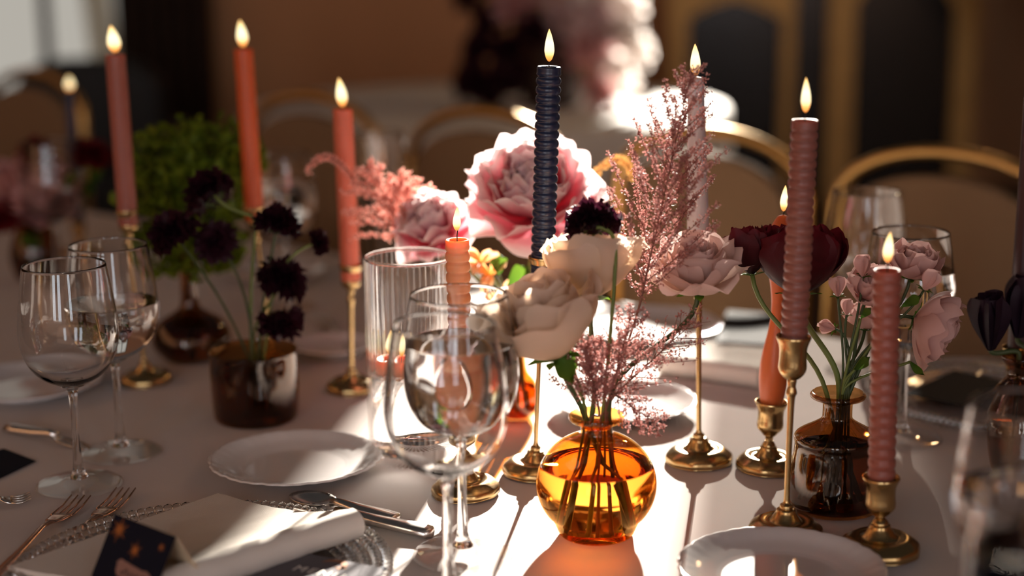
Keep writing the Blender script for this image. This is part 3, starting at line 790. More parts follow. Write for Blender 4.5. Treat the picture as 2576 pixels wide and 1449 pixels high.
def bloom(name, cat, label, head, axis, size, layers, mat, neck, bottom, stem_r, stem_mat, seed, calyx=True, k=.35, group=None, nmesh=3, rotstem=None, rec=.0):
    """layers: (count, radius, height, tilt, petal w, petal h, cup, curl, ruffle) as fractions of size"""
    rr = random.Random(seed)
    root = thing(name, bottom, label, cat, group)
    inv = Matrix.Translation(-Vector(bottom))
    A = inv @ axis_mat(head, axis, rr.uniform(0, 6))
    for li, (cnt, r0, z0, tilt, pw, ph_, cup, curl, ruf) in enumerate(layers):
        ms = [petal(pw * size * (1, .86, 1.12, .94)[q % 4], ph_ * size, cup, curl, ruf, seed=seed * 13 + li * 7 + q, rec=rec * (1 if li < 3 else .4), freq=3.2 + q).mesh('petal', mat) for q in range(nmesh)]
        off = rr.uniform(0, 6)
        for c in range(cnt):
            inst(ms[c % nmesh], 'petal', root, A @ put(off + 2 * math.pi * c / cnt + rr.uniform(-.12, .12), r0 * size, z0 * size, tilt + rr.uniform(-.09, .09), rr.uniform(.9, 1.08)))
    sp = rotstem or stem_path(Vector(head), axis, Vector(neck), Vector(bottom), k)
    MB().tube([p - Vector(bottom) for p in sp], stem_r, 8).build('stem', stem_mat, root)
    if calyx:
        mb = MB()
        for c in range(5):
            q = petal(.18 * size, .42 * size, .4, .25, 0, 4, 5, seed=c, tipw=.1)
            Mq = A @ put(2 * math.pi * c / 5, .03 * size, -.05 * size, 1.25)
            b0 = len(mb.v); mb.v += [Mq @ p for p in q.v]; mb.uv += q.uv; mb.f += [tuple(i + b0 for i in f) for f in q.f]
        mb.build('calyx', P_green, root)
    return root
ROSE = [(5, .05, 0, 1.35, 1.15, 1.15, .35, -.75, .07), (5, .05, .02, 1.15, 1.1, 1.15, .45, -1.0, .07), (5, .045, .05, .95, .95, 1.05, .5, -1.05, .06), (5, .04, .08, .7, .8, .95, .55, -.9, .05), (4, .03, .11, .45, .6, .88, .6, -.6, .04), (3, .02, .14, .22, .42, .8, .8, -.3, .03)]
ROSE_CUP = [(5, .05, 0, 1.22, 1.28, 1.25, .45, -1.15, .045), (5, .05, .03, 1.05, 1.18, 1.22, .5, -1.2, .045), (5, .045, .06, .85, 1.0, 1.12, .55, -1.05, .045), (5, .03, .1, .6, .8, 1.02, .6, -.85, .05), (4, .02, .13, .35, .6, .92, .7, -.55, .04)]
PEONY = [(7, .10, -.05, 1.45, 1.0, 1.0, .3, -.55, .05), (8, .10, .0, 1.2, .92, 1.05, .38, -.75, .06), (8, .10, .04, .98, .84, 1.06, .45, -.85, .07), (8, .09, .08, .78, .74, 1.04, .5, -.8, .08), (8, .08, .12, .58, .64, 1.0, .5, -.7, .09), (7, .06, .15, .40, .54, .95, .55, -.55, .10), (6, .04, .18, .22, .44, .88, .6, -.35, .10), (4, .02, .2, .1, .34, .8, .7, -.2, .08)]

# peonies
y5 = v5b.y
bloom('peony', 'flower', 'large pink peony with pale ruffled petal tips', On(1350, 535, y5), Vector((-.15, -.60, .78)), 170 * PX(y5), PEONY, P_peony, v5b + Vector((.004, 0, v5h)), v5b + Vector((.01, 0, .012)), .0035, M_stem, 3, nmesh=4, rec=.5)
bloom('peony', 'flower', 'smaller pink peony low beside the ribbed glass rim', On(1112, 600, y5 + .02), Vector((-.35, -.5, .8)), 112 * PX(y5), PEONY, P_peony, v5b + Vector((-.006, 0, v5h)), v5b + Vector((-.012, .003, .012)), .003, M_stem, 5, nmesh=3, rec=.5)
# orange-yellow alstroemeria and leaves under the peony
LILY = [(3, .05, 0, .8, .5, 1.1, .4, .5, .03), (3, .04, .05, .6, .42, 1.0, .4, .4, .03)]
for k, (px, py, sz) in enumerate(((1235, 672, 60), (1210, 640, 48), (1268, 735, 46))):
    bloom('alstroemeria', 'flower', ('orange tinged lily flower under the peony', 'small orange flower tucked between the two peonies', 'pale orange flower low beneath the peony leaves')[k], On(px, py + 20, y5 - .02), Vector((-.3 + .2 * k, -.7, .5)), sz * PX(y5), LILY, P_orange, v5b + Vector((0, -.004, v5h)), v5b + Vector((0, -.006 + .004 * k, .012)), .0018, M_stem, 30 + k, calyx=False)
def leaf_thing(name, label, base, pts_heads, sizes, mat=P_green, stem_r=.0015, w=.5, seed=1, neck=None):
    root = thing(name, base, label, 'leaf sprig')
    for q, (h, ax, sz) in enumerate(pts_heads):
        pm = petal(w * sz, sz, .25, .5, .02, 6, 8, seed=seed + q, tipw=.05).mesh('leaf', mat)
        inst(pm, 'leaf', root, Matrix.Translation(-Vector(base)) @ face_mat(h, ax, Vector((R(-.5, .5), -1, R(.1, .8)))))
        MB().tube([Vector((0, 0, 0))] + [p - Vector(base) for p in bez(neck or Vector(base) + Vector((0, 0, .06)), (neck + Vector((0, 0, .02))) if neck else lerp(Vector(base), h, .6), lerp(neck or Vector(base), h, .8), h, 8)], stem_r, 6).build('stem', M_stem, root)
    return root
b = v5b + Vector((.002, .004, .012))
leaf_thing('leaf_sprig', 'broad green leaves under the peony beside the navy candle', b,
  [(On(1278, 725, y5 - .03), Vector((.7, -.2, .75)), 92 * PX(y5)), (On(1255, 690, y5 - .03), Vector((.0, -.3, .9)), 70 * PX(y5)), (On(1262, 760, y5 - .02), Vector((.9, -.3, .25)), 80 * PX(y5))], None, w=.62, neck=v5b + Vector((.003, .003, v5h)))
# cream roses in the round amber vase
y1 = v1b.y
n1 = v1b + Vector((0, 0, v1h)); 
def bot(dx, dy=0): return v1b + Vector((max(-.03, min(.03, dx * 1.7)), dy, .008))
s1 = PX(y1)
bloom('rose', 'flower', 'cream rose facing away above the round amber vase', On(1486, 752, y1 + .03), Vector((.04, .30, .95)), 152 * s1, ROSE_CUP, P_rose, n1 + Vector((-.004, .004, 0)), bot(-.012, .01), .0026, M_stem_dark, 11, k=.5, rec=1.0)
bloom('rose', 'flower', 'open cream rose leaning beside the wine glass', On(1402, 900, y1 - .01), Vector((-.30, -.12, .95)), 185 * s1, ROSE_CUP, P_rose, n1 + Vector((-.012, 0, 0)), bot(.022, .006), .0028, M_stem_dark, 12, k=.45, rec=1.0)
bloom('rose', 'flower', 'pale blush rose with loose petals, by the grey taper', On(1755, 735, y1 + .09), Vector((-.1, -.25, .95)), 142 * s1, ROSE, P_rose2, n1 + Vector((.012, .004, 0)), bot(.012, .012), .0026, M_stem_dark, 14, k=.35, rec=1.0)

leaf_thing('leaf_sprig', 'long green leaves beneath the leaning cream rose', bot(-.018, .004), [(On(1392, 872, y1 - .02), Vector((.45, -.25, -.75)), 112 * s1), (On(1420, 868, y1 - .01), Vector((.25, -.1, -.9)), 90 * s1)], None, w=.5, seed=33, neck=n1 + Vector((-.010, -.003, 0)))
def ruffle_head(mb, A, size, n, wp, hp, seed, dome=.55, spread=1.6, curl=.4):
    rr = random.Random(seed)
    for q in range(n):
        t = (q + .5) / n; tilt = spread * math.sqrt(t); phi = q * 2.39996
        pt = petal(wp * size * rr.uniform(.8, 1.25), hp * size * rr.uniform(.85, 1.15), .4, curl, .22, 5, 4, seed=seed + q, tipw=1.0, freq=7)
        M = A @ put(phi, .12 * size * math.sqrt(t), dome * .25 * size * (1 - t), tilt)
        b0 = len(mb.v); mb.v += [M @ p for p in pt.v]; mb.uv += pt.uv; mb.f += [tuple(i + b0 for i in f) for f in pt.f]
def scabiosa(label, head, axis, size, neck, bottom, seed, mat=P_dark, stem_mat=M_stem, rotstem=None, n=70, name='scabiosa', wp=.34, hp=.62, spread=1.75, r=.0017, group='dark scabiosa stems', k=.35):
    root = thing(name, bottom, label, 'flower', group)
    inv = Matrix.Translation(-Vector(bottom)); A = inv @ axis_mat(head, axis)
    mb = MB(); ruffle_head(mb, A, size, n, wp, hp, seed, spread=spread); mb.build('petals', mat, root, kind='stuff')
    MB().ball(Vector((0, 0, 0)), size * .3, 12, 8, .8).build('flower_core', mat, root).matrix_local = A
    mb = MB()
    for c in range(9):
        q = petal(.10 * size, .4 * size, .3, .2, 0, 3, 4, tipw=.1); M = A @ put(6.283 * c / 9, .03 * size, -.16 * size, 1.6)
        b0 = len(mb.v); mb.v += [M @ p for p in q.v]; mb.uv += q.uv; mb.f += [tuple(i + b0 for i in f) for f in q.f]
    mb.build('calyx', P_green, root)
    sp = rotstem or stem_path(Vector(head), axis, Vector(neck), Vector(bottom), k)
    MB().tube([p - Vector(bottom) for p in sp], r, 8).build('stem', stem_mat, root)
    return root
h = On(1492, 568, y1 + .02)
ns = n1 + Vector((.006, 0, 0)); sb_ = bot(-.004, -.004)
pth = [sb_] + bez(ns, ns + Vector((.006, 0, .06)), On(1548, 700, y1 + .01), On(1549, 640, y1 + .01), 10) + bez(On(1549, 620, y1 + .01), On(1545, 590, y1 + .01), On(1530, 570, y1 + .008), On(1500, 572, y1 + .008), 7)
scabiosa('dark scabiosa with bowed stem above the cream roses', h, Vector((-.1, .45, .85)), 92 * s1, ns, sb_, 41, rotstem=pth, stem_mat=M_stem, r=.0019)

def astilbe(label, tip, base, neck, bottom, L, nb, spread, nf, fsize, mat, seed, curlx=.0, main_r=.0012, group=None, plane=None, name='astilbe'):
    """main axis base->tip with side branches carrying tiny florets"""
    rr = random.Random(seed)
    root = thing(name, bottom, label, 'flower', group)
    B = Vector(bottom); ax = (tip - base); AL = ax.length; ax.normalize()
    path = [Vector(bottom)] + bez(neck, lerp(neck, base, .5), base - ax * .02, base, 8) + [lerp(base, tip, k / 10) for k in range(1, 11)]
    MB().tube([p - B for p in path], [main_r * 1.4] + [main_r] * 9 + [main_r * (1 - .08 * k) for k in range(1, 11)], 6).build('stem', M_stem_brown, root)
    br = MB(); fl = MB()
    side0 = ax.cross(Vector((0, 1, 0))).normalized(); side1 = ax.cross(side0).normalized()
    def floret(p, sz):
        q = Quaternion(Vector((rr.uniform(-1, 1), rr.uniform(-1, 1), rr.uniform(-1, 1))).normalized(), rr.uniform(0, 6)).to_matrix()
        for t in range(2):
            a = q @ Vector((sz, 0, 0)); c = q @ Vector((0, sz * .32, 0)); d = q @ Vector((0, 0, sz * .5))
            if t: a = q @ Vector((0, 0, sz)); c = q @ Vector((sz * .32, 0, 0)); d = q @ Vector((0, sz * .5, 0))
            b0 = len(fl.v); fl.v += [p - B, p - B + a * .55 + c, p - B + a + d * .3, p - B + a * .55 - c]; fl.uv += [(0, 0), (.2, .6), (.5, 1), (.8, .6)]; fl.f.append((b0, b0 + 1, b0 + 2, b0 + 3))
    for k in range(nb):
        v = (k + .3) / nb
        p0 = lerp(base, tip, v); ln = L * (1 - v) ** .8 * rr.uniform(.65, 1.1) + .012
        ph = k * 2.4 + rr.uniform(-.3, .3)
        sd_ = (side0 * math.cos(ph) + side1 * math.sin(ph) * .7)
        d = (ax * (1 - spread) + sd_ * spread).normalized()
        n = max(4, int(ln / .006)); pts = []
        for i in range(n + 1):
            t = i / n; q = p0 + d * ln * t + ax * ln * .18 * t * t + Vector((curlx * ln * t * t, 0, -abs(curlx) * ln * t ** 3))
            pts.append(q)
        br.tube([p - B for p in pts], [main_r * .5 * (1 - .6 * i / n) for i in range(n + 1)], 4, False)
        for i in range(int(nf * ln / .05)):
            t = rr.random() ** .85; j = min(n - 1, int(t * n)); p = lerp(pts[j], pts[j + 1], t * n - j)
            off = Vector((rr.gauss(0, 1), rr.gauss(0, 1), rr.gauss(0, 1))) * fsize * .55 * (1.2 - .6 * t)
            floret(p + off, fsize * rr.uniform(.6, 1.2))
    for i in range(int(nf * AL / .1)):
        t = rr.uniform(.25, 1); floret(lerp(base, tip, t) + Vector((rr.gauss(0, 1), rr.gauss(0, 1), rr.gauss(0, 1))) * fsize * .6, fsize * rr.uniform(.6, 1.1))
    br.build('branchlets', M_stem_brown, root, kind='stuff'); fl.build('florets', mat, root, False, kind='stuff')
    return root
astilbe('tall mauve astilbe plume rising in front of the grey taper', On(1738, 185, y1 + .06), On(1612, 755, y1 + .05), n1 + Vector((.008, .006, 0)), bot(.006, .014), .092, 52, .50, 74, .0034, M_astilbe, 61)
astilbe('low mauve astilbe sprig at the mouth of the amber vase', On(1475, 870, y1 - .01), On(1505, 1020, y1 - .006), n1 + Vector((-.005, -.006, 0)), bot(-.02, .0), .038, 28, .6, 95, .0034, M_astilbe, 62)
astilbe('middle mauve astilbe sprig against the bright far plate', On(1590, 790, y1 + .01), On(1530, 1010, y1), n1 + Vector((.004, -.004, 0)), bot(.0, -.012), .045, 26, .55, 60, .0034, M_astilbe, 63)
astilbe('airy mauve astilbe sprig spreading behind the grey taper stem', On(1755, 800, y1 + .04), On(1560, 980, y1 + .02), n1 + Vector((.010, .0, 0)), bot(.016, .01), .045, 24, .55, 24, .0034, M_astilbe, 64)
astilbe('drooping mauve astilbe sprig over the rim of the amber vase', On(1655, 1070, y1 - .01), On(1545, 990, y1 - .006), n1 + Vector((.008, -.006, 0)), bot(.02, -.01), .018, 16, .6, 70, .0034, M_astilbe, 65)
astilbe('coral pink astilbe plume beside the coral candle', On(925, 420, y5 + .03), On(1020, 600, y5 + .03), v5b + Vector((-.004, .006, v5h)), v5b + Vector((-.004, .008, .012)), .055, 22, .62, 100, .0045, M_astilbe2, 66, curlx=-.25)
astilbe('second coral astilbe plume leaning on the small peony', On(1010, 440, y5 + .05), On(1040, 600, y5 + .04), v5b + Vector((-.002, .008, v5h)), v5b + Vector((-.002, .012, .012)), .042, 16, .6, 90, .0045, M_astilbe2, 67, curlx=.35)

def curl_sprig(label, pxs, Y, bottom, neck, mat, seed):
    rr = random.Random(seed); root = thing('astilbe', bottom, label, 'flower'); B = Vector(bottom)
    P_ = [On(x, y, Y) for x, y in pxs]
    pts = [B, Vector(neck)] + [lerp(Vector(neck), P_[0], .5)] + bez(P_[0], P_[1], P_[2], P_[3], 16)
    MB().tube([p - B for p in pts], .0009, 6).build('stem', M_stem_brown, root)
    fl = MB()
    for p in pts[3:]:
        for q in range(14):
            d = Vector((rr.gauss(0, 1), rr.gauss(0, 1), rr.gauss(0, 1))).normalized(); c = p - B + d * .002
            u = d.orthogonal().normalized() * .0016; b0 = len(fl.v)
            fl.v += [c, c + d * .002 + u, c + d * .005, c + d * .002 - u]; fl.uv += [(0, 0), (.2, .6), (.5, 1), (.8, .6)]; fl.f.append((b0, b0 + 1, b0 + 2, b0 + 3))
    fl.build('florets', mat, root, False, kind='stuff')
curl_sprig('curled astilbe tip hooking behind the coral candle', ((900, 470), (860, 390), (800, 370), (778, 430)), y5 + .06, v5b + Vector((-.006, .012, .012)), v5b + Vector((-.004, .006, v5h)), M_astilbe2, 5)
curl_sprig('curled golden astilbe tip right of the big peony', ((1490, 450), (1530, 390), (1580, 380), (1590, 445)), y5 + .06, v5b + Vector((.008, .010, .012)), v5b + Vector((.006, .006, v5h)), petal_mat('golden_floret', srgb(196, 140, 70), srgb(224, 176, 110), .4), 6)

# ---- burgundy flowers and spray roses in the brown vase
y2 = v2b.y; n2 = v2b + Vector((0, 0, v2h)); s2 = PX(y2)
def bot2(dx, dy=0): return v2b + Vector((dx, dy, .008))
bloom('burgundy_flower', 'flower', 'burgundy flower left of the wavy orange candle', On(1892, 690, y2 + .03), Vector((-.1, .15, 1)), 92 * s2, [(l[0] + 1, l[1], l[2], l[3] * .8, l[4] * .8, l[5] * 1.12, l[6], l[7] * .8, .09) for l in ROSE_CUP], P_burg, n2 + Vector((-.012, 0, 0)), bot2(.02), .0024, M_stem, 71, group='burgundy flowers in the brown vase')
bloom('burgundy_flower', 'flower', 'large burgundy flower behind the tall dusty rose candle', On(2008, 742, y2 + .02), Vector((.02, .25, 1)), 146 * s2, [(l[0] + 1, l[1], l[2], l[3], l[4], l[5], l[6], l[7], .07) for l in ROSE_CUP], P_burg, n2 + Vector((.002, .004, 0)), bot2(.004, .01), .003, M_stem, 72, group='burgundy flowers in the brown vase')
bloom('spray_rose', 'flower', 'blush spray rose between the two pink candles', On(2180, 752, y2 + .02), Vector((.2, -.45, .8)), 80 * s2, ROSE, P_blush, n2 + Vector((.008, 0, 0)), bot2(-.02, .01), .0018, M_stem_dark, 21, group='blush spray roses')
bloom('spray_rose', 'flower', 'largest blush spray rose hanging right of the front candle', On(2300, 800, y2 + .03), Vector((.75, -.4, -.25)), 108 * s2, ROSE, P_blush, n2 + Vector((.012, 0, 0)), bot2(-.03, .0), .0020, M_stem_dark, 22, group='blush spray roses')
bloom('spray_rose', 'flower', 'blush spray rose behind the front candle flame', On(2290, 700, y2 + .05), Vector((.1, -.2, .95)), 84 * s2, ROSE, P_blush, n2 + Vector((.010, .004, 0)), bot2(-.01, .02), .0018, M_stem_dark, 23, group='blush spray roses')
bloom('spray_rose', 'flower', 'lower blush spray rose half hidden by the front candle', On(2175, 830, y2 + .04), Vector((.1, .2, .9)), 66 * s2, ROSE, P_blush, n2 + Vector((.004, .006, 0)), bot2(.0, .02), .0018, M_stem_dark, 24, group='blush spray roses')
BUD = [(3, .05, 0, .22, .75, .95, .8, -.45, .0), (3, .03, .05, .12, .6, .95, .9, -.3, .0)]
for k, (px, py, sz) in enumerate(((2108, 725, 34), (2170, 672, 38), (2325, 705, 40), (2100, 808, 32), (2130, 775, 28))):
    bloom('rose_bud', 'flower', ('green tipped rose bud beside the tall rose candle', 'pink rose bud above the blush roses', 'rose bud at the outer edge of the spray', 'drooping rose bud low on the stems', 'small tight rose bud among the stems')[k], On(px, py + sz * .6, y2), Vector(((-.1, 0, .35, -.5, .1)[k], -.1, (.9, .9, .8, .2, .9)[k])), sz * 1.5 * s2, BUD, P_blush, n2 + Vector((.002 + .002 * k, -.004, 0)), bot2(-.012 + .006 * k, -.01), .0013, M_stem_dark, 80 + k, group='rose buds in the brown vase')
leaf_thing('leaf_sprig', 'small dark leaves between the stems in the brown vase', bot2(-.006, -.014), [(On(2165, 800, y2 - .01), Vector((.5, -.2, .6)), 44 * s2), (On(2150, 930, y2 - .01), Vector((.7, -.3, .7)), 60 * s2), (On(2270, 770, y2), Vector((.6, -.2, .4)), 60 * s2), (On(2290, 910, y2), Vector((.5, -.2, -.6)), 50 * s2)], None, w=.45, seed=5, neck=n2 + Vector((.003, -.006, 0)))

# ---- dark scabiosa in the smoky tumbler
y3 = v3b.y; n3 = v3b + Vector((0, 0, v3h)); s3 = PX(y3)
def bot3(dx, dy=0): return v3b + Vector((dx, dy, .008))
hk = On(530, 490, y3 + .02)
nn = n3 + Vector((-.002, 0, 0))
pth = [bot3(.0)] + bez(nn, nn + Vector((0, 0, .08)), On(640, 640, y3), On(642, 575, y3), 8) + bez(On(640, 552, y3), On(630, 530, y3), On(585, 545, y3), On(540, 492, y3 + .005), 8)
scabiosa('dark scabiosa on a kinked pale stem, topmost by the orange candle', hk, Vector((-.55, .3, .6)), 88 * s3, nn, bot3(0), 51, rotstem=pth, r=.0022)
for k, (px, py, sz, ax, lab) in enumerate(((545, 610, 74, (-.25, -.75, .5), 'plum dark scabiosa facing out in front of the foliage'),
        (697, 570, 78, (.2, .2, .9), 'dark scabiosa right of the orange candle base'),
        (795, 612, 46, (.9, .1, .2), 'small dark scabiosa seen side on, beside the coral candle'),
        (706, 712, 88, (.35, -.1, .9), 'large dark scabiosa leaning over the tumbler'),
        (706, 800, 80, (.2, -.25, -.9), 'dark scabiosa nodding down at the tumbler rim'),
        (440, 590, 84, (-.4, -.2, .7), 'dark scabiosa in front of the bottle vase foliage'))):
    a = Vector(ax)
    nn = n3 + Vector((.012 * (1 if px > 640 else -1) * (k % 3) * .6, .006 * (k - 2), 0))
    scabiosa(lab, On(px, py, y3 - .005 * k), a, sz * s3, nn, bot3(-.008 + .005 * k, .004 * (k - 2)), 52 + k, stem_mat=M_stem if k in (2, 3) else M_stem_dark, r=.0017)
# white flecks seen between the dark blooms are far glass glints (no object)

# ---- green foliage in the bottle vase
y4 = v4b.y; n4 = v4b + Vector((0, 0, v4h)); s4 = PX(y4)
vib = thing('viburnum', v4b + Vector((0, 0, .01)), 'bushy green viburnum clusters in the bottle vase', 'foliage')
B = v4b + Vector((0, 0, .01)); mb = MB(); rr = random.Random(9)
centers = [(400, 400, 70), (470, 370, 80), (560, 370, 70), (610, 400, 50), (380, 480, 70), (470, 470, 90), (560, 470, 70), (430, 560, 80), (520, 570, 80), (390, 620, 60), (480, 640, 60), (560, 620, 50)]
lf = petal(1, 1, .3, .5, .1, 3, 4, tipw=.5)
for (px, py, sz) in centers:
    c = On(px, py, y4 + rr.uniform(-.03, .05))
    for q in range(120):
        d = Vector((rr.gauss(0, 1), rr.gauss(0, 1), rr.gauss(0, 1))).normalized()
        p = c + d * sz * s4 * rr.uniform(.5, 1.05)
        M = Matrix.Translation(p - B) @ quat_to(d + Vector((rr.gauss(0, .5), rr.gauss(0, .5), rr.gauss(0, .5)))).to_matrix().to_4x4() @ Matrix.Rotation(rr.uniform(0, 6), 4, 'Z') @ Matrix.Scale(.017 * rr.uniform(.6, 1.3), 4)
        b0 = len(mb.v); mb.v += [M @ v for v in lf.v]; mb.uv += lf.uv; mb.f += [tuple(i + b0 for i in f) for f in lf.f]
mb.build('leaves', P_lime, vib, kind='stuff')
for (px, py, sz) in centers[::2]:
    MB().tube([p - B for p in [B] + bez(n4, n4 + Vector((0, 0, .03)), On(px, py + 60, y4), On(px, py, y4), 8)], .0018, 6).build('stem', M_stem, vib)

# ---- far left arrangement
y6 = v6b.y; n6 = v6b + Vector((0, 0, v6h)); s6 = PX(y6)
def bot6(dx): return v6b + Vector((dx, 0, .008))
bloom('peony', 'flower', 'pink peony at the far dim end of the table', On(100, 510, y6), Vector((.1, -.6, .7)), 110 * s6, PEONY, P_farpink, n6, bot6(0), .003, M_stem_dark, 91, nmesh=3)
bloom('peony', 'flower', 'second dim pink peony, lower at the picture edge', On(40, 500, y6 + .04), Vector((-.3, -.6, .6)), 90 * s6, PEONY, P_farpink, n6 + Vector((-.006, 0, 0)), bot6(-.008), .003, M_stem_dark, 92, nmesh=3)
scabiosa('dark red bloom standing above the far pink peonies', On(90, 385, y6 - .02), Vector((0, -.3, .9)), 58 * s6, n6 + Vector((.002, -.005, 0)), bot6(.006), 93, P_red, M_stem_dark, group='dark red blooms at the far end')
scabiosa('dark red bloom beside the far dark blue candle', On(232, 395, y6 - .02), Vector((.2, -.2, .9)), 66 * s6, n6 + Vector((.008, 0, 0)), bot6(.012), 94, P_red, M_stem_dark, group='dark red blooms at the far end')
scabiosa('dark red bloom cut by the picture edge', On(15, 550, y6 - .05), Vector((-.2, -.5, .7)), 64 * s6, n6 + Vector((-.01, -.006, 0)), bot6(-.014), 95, P_red, M_stem_dark, group='dark red blooms at the far end')
leaf_thing('leaf_sprig', 'dark leaves around the far pink peonies', bot6(.003) + Vector((0, .01, 0)), [(On(150, 470, y6 - .04), Vector((.6, -.2, .4)), 80 * s6), (On(100, 620, y6 - .04), Vector((-.3, -.4, .3)), 90 * s6), (On(230, 470, y6), Vector((.3, -.2, .8)), 90 * s6), (On(200, 500, y6), Vector((.5, -.3, .5)), 90 * s6)], None, w=.4, seed=50, neck=n6 + Vector((.003, .003, 0)))

# ---- black tulips at the right edge
y7 = v7b.y; n7 = v7b + Vector((0, 0, v7h)); s7 = PX(y7)
TUL = [(3, .06, 0, .30, .85, 1.25, .7, -.35, .02), (3, .05, .02, .2, .8, 1.2, .8, -.35, .02)]
bloom('tulip', 'flower', 'black tulip with pointed petals at the picture edge', On(2492, 880, y7), Vector((-.15, -.1, 1)), 128 * s7, TUL, P_black, n7 + Vector((-.006, 0, 0)), v7b + Vector((-.01, 0, .008)), .003, M_stem_dark, 101, calyx=False)
bloom('tulip', 'flower', 'taller black tulip behind, cut off by the picture edge', On(2560, 850, y7 + .03), Vector((.1, 0, 1)), 130 * s7, TUL, P_black, n7 + Vector((.006, .004, 0)), v7b + Vector((.01, .004, .008)), .003, M_stem_dark, 102, calyx=False)

# ---- tall arrangement on the second table
yb = 5.3; bx = On(1385, 200, yb)
fc_ = thing('floral_centrepiece', Vector((bx.x, yb, TZ)), 'tall blurred centrepiece of white and mauve flowers on the far table', 'centrepiece')
B = Vector((bx.x, yb, TZ)); sb = PX(yb)
MB().lathe(smoothprof([(1e-6, .001), (.07, .001), (.09, .02), (.10, .10), (.06, .18), (.08, .22), (.07, .218), (1e-6, .15)], 4), 24).build('urn', M_wood, fc_)
pmA = [petal(.55, 1, .5, -.3, .12, seed=200 + q) for q in range(3)]
def cluster(mat, seed):
    mb = MB(); rr = random.Random(seed)
    for q in range(22):
        pt = pmA[q % 3]; t = (q + .5) / 22; M = put(q * 2.4, .1 * math.sqrt(t), .1 * (1 - t), 1.5 * math.sqrt(t), 1)
        b0 = len(mb.v); mb.v += [M @ v for v in pt.v]; mb.uv += pt.uv; mb.f += [tuple(i + b0 for i in f) for f in pt.f]
    return mb.mesh('blossom', mat)
cl = {'w': cluster(P_white, 1), 'm': cluster(P_mauve, 2), 'p': cluster(P_farpink, 3), 'd': cluster(P_dark, 4)}
rr = random.Random(77)
def blossom(px, py, sz, c, dy=0):
    p = On(px, py, yb + dy)
    if p.z < TZ + .04: return
    ax = Vector(((px - 1385) / 300, -.6, .5))
    inst(cl[c], 'blossom', fc_, Matrix.Translation(p - B) @ quat_to(ax).to_matrix().to_4x4() @ Matrix.Rotation(rr.uniform(0, 6), 4, 'Z') @ Matrix.Scale(sz * sb, 4))
for px, py, sz, c in ((1560, 20, 60, 'w'), (1530, -60, 70, 'w'), (1450, -40, 70, 'w'), (1480, 50, 60, 'm'), (1560, 100, 60, 'w'), (1590, 130, 50, 'w'), (1420, 60, 60, 'm'), (1520, 90, 50, 'm'), (1370, -30, 60, 'm'), (1480, 130, 60, 'p'), (1540, 180, 50, 'w'),
        (1430, 140, 60, 'p'), (1300, 20, 60, 'p'), (1350, 80, 60, 'd'), (1250, 60, 60, 'd'), (1200, -10, 60, 'd'), (1220, 130, 60, 'd'), (1290, 140, 60, 'd'), (1200, 210, 60, 'd'), (1260, 230, 65, 'd'), (1340, 200, 60, 'd'), (1330, 270, 60, 'd'), (1230, 300, 60, 'd'), (1410, 220, 50, 'p'), (1440, 290, 60, 'd'), (1500, 240, 55, 'p'), (1400, 330, 60, 'd'), (1500, 320, 55, 'p'),
        (1560, 215, 45, 'w'), (1635, 245, 46, 'w'), (1590, 300, 40, 'w'), (1290, -80, 70, 'm'), (1400, -110, 80, 'w'), (1210, -90, 60, 'd'), (1480, 390, 50, 'd'), (1540, 370, 50, 'p')):
    blossom(px, py, sz, c, rr.uniform(-.12, .1))

# ------------------------------------------------------------------ plates
def plate(center, Rp, label, scal=12, h=.016, mat=None, rotz=0, group='scalloped white plates'):
    rim = lambda a, r, z, k: (r * (1 + (.018 * (abs(math.cos(scal * a / 2)) ** .6 - .5) + .006 * math.cos(scal * 3 * a)) * max(0, (r / Rp - .72) / .28)), z)
    pr = smoothprof([(1e-6, .0008), (Rp * .55, .0008), (Rp * .58, .0022), (Rp * .62, .004), (Rp * .80, h * .55), (Rp * .985, h - .0015), (Rp, h), (Rp * .985, h + .0012), (Rp * .93, h - .0005), (Rp * .80, h * .62), (Rp * .66, h * .40), (Rp * .60, .0052), (Rp * .5, .0045), (1e-6, .0045)], 5)
    o = MB().lathe(pr, 144, rim).build('plate', mat or M_porcelain); o.location = center; o.rotation_euler = (0, 0, rotz)
    tag(o, label, 'plate', group); return o
p1 = T(745, 1182); plate(p1, 213 * PX(p1.y, .75), 'white scalloped bread plate beside the folded napkin, crossed by a shadow')
p2 = T(1570, 1035); plate(p2, 180 * PX(p2.y, .75), 'white scalloped plate behind the round amber vase')
p3 = T(1628, 838); plate(p3, 186 * PX(p3.y, .75), 'white plate glaring in full sun at the far side')
p4 = T(1965, 1462); plate(p4, 255 * PX(p4.y, .75), 'grey shaded scalloped plate at the front edge', rotz=.2)
p5 = T(70, 985); plate(p5, 185 * PX(p5.y, .75), 'dim white plate at the dark end behind the wine glasses')
p6 = T(840, 890); plate(p6, 105 * PX(p6.y, .75), 'small dim plate behind the smoky tumbler')
p7 = T(700, 700); plate(p7, 120 * PX(p7.y, .75), 'dim plate near the far edge behind the scabiosa')

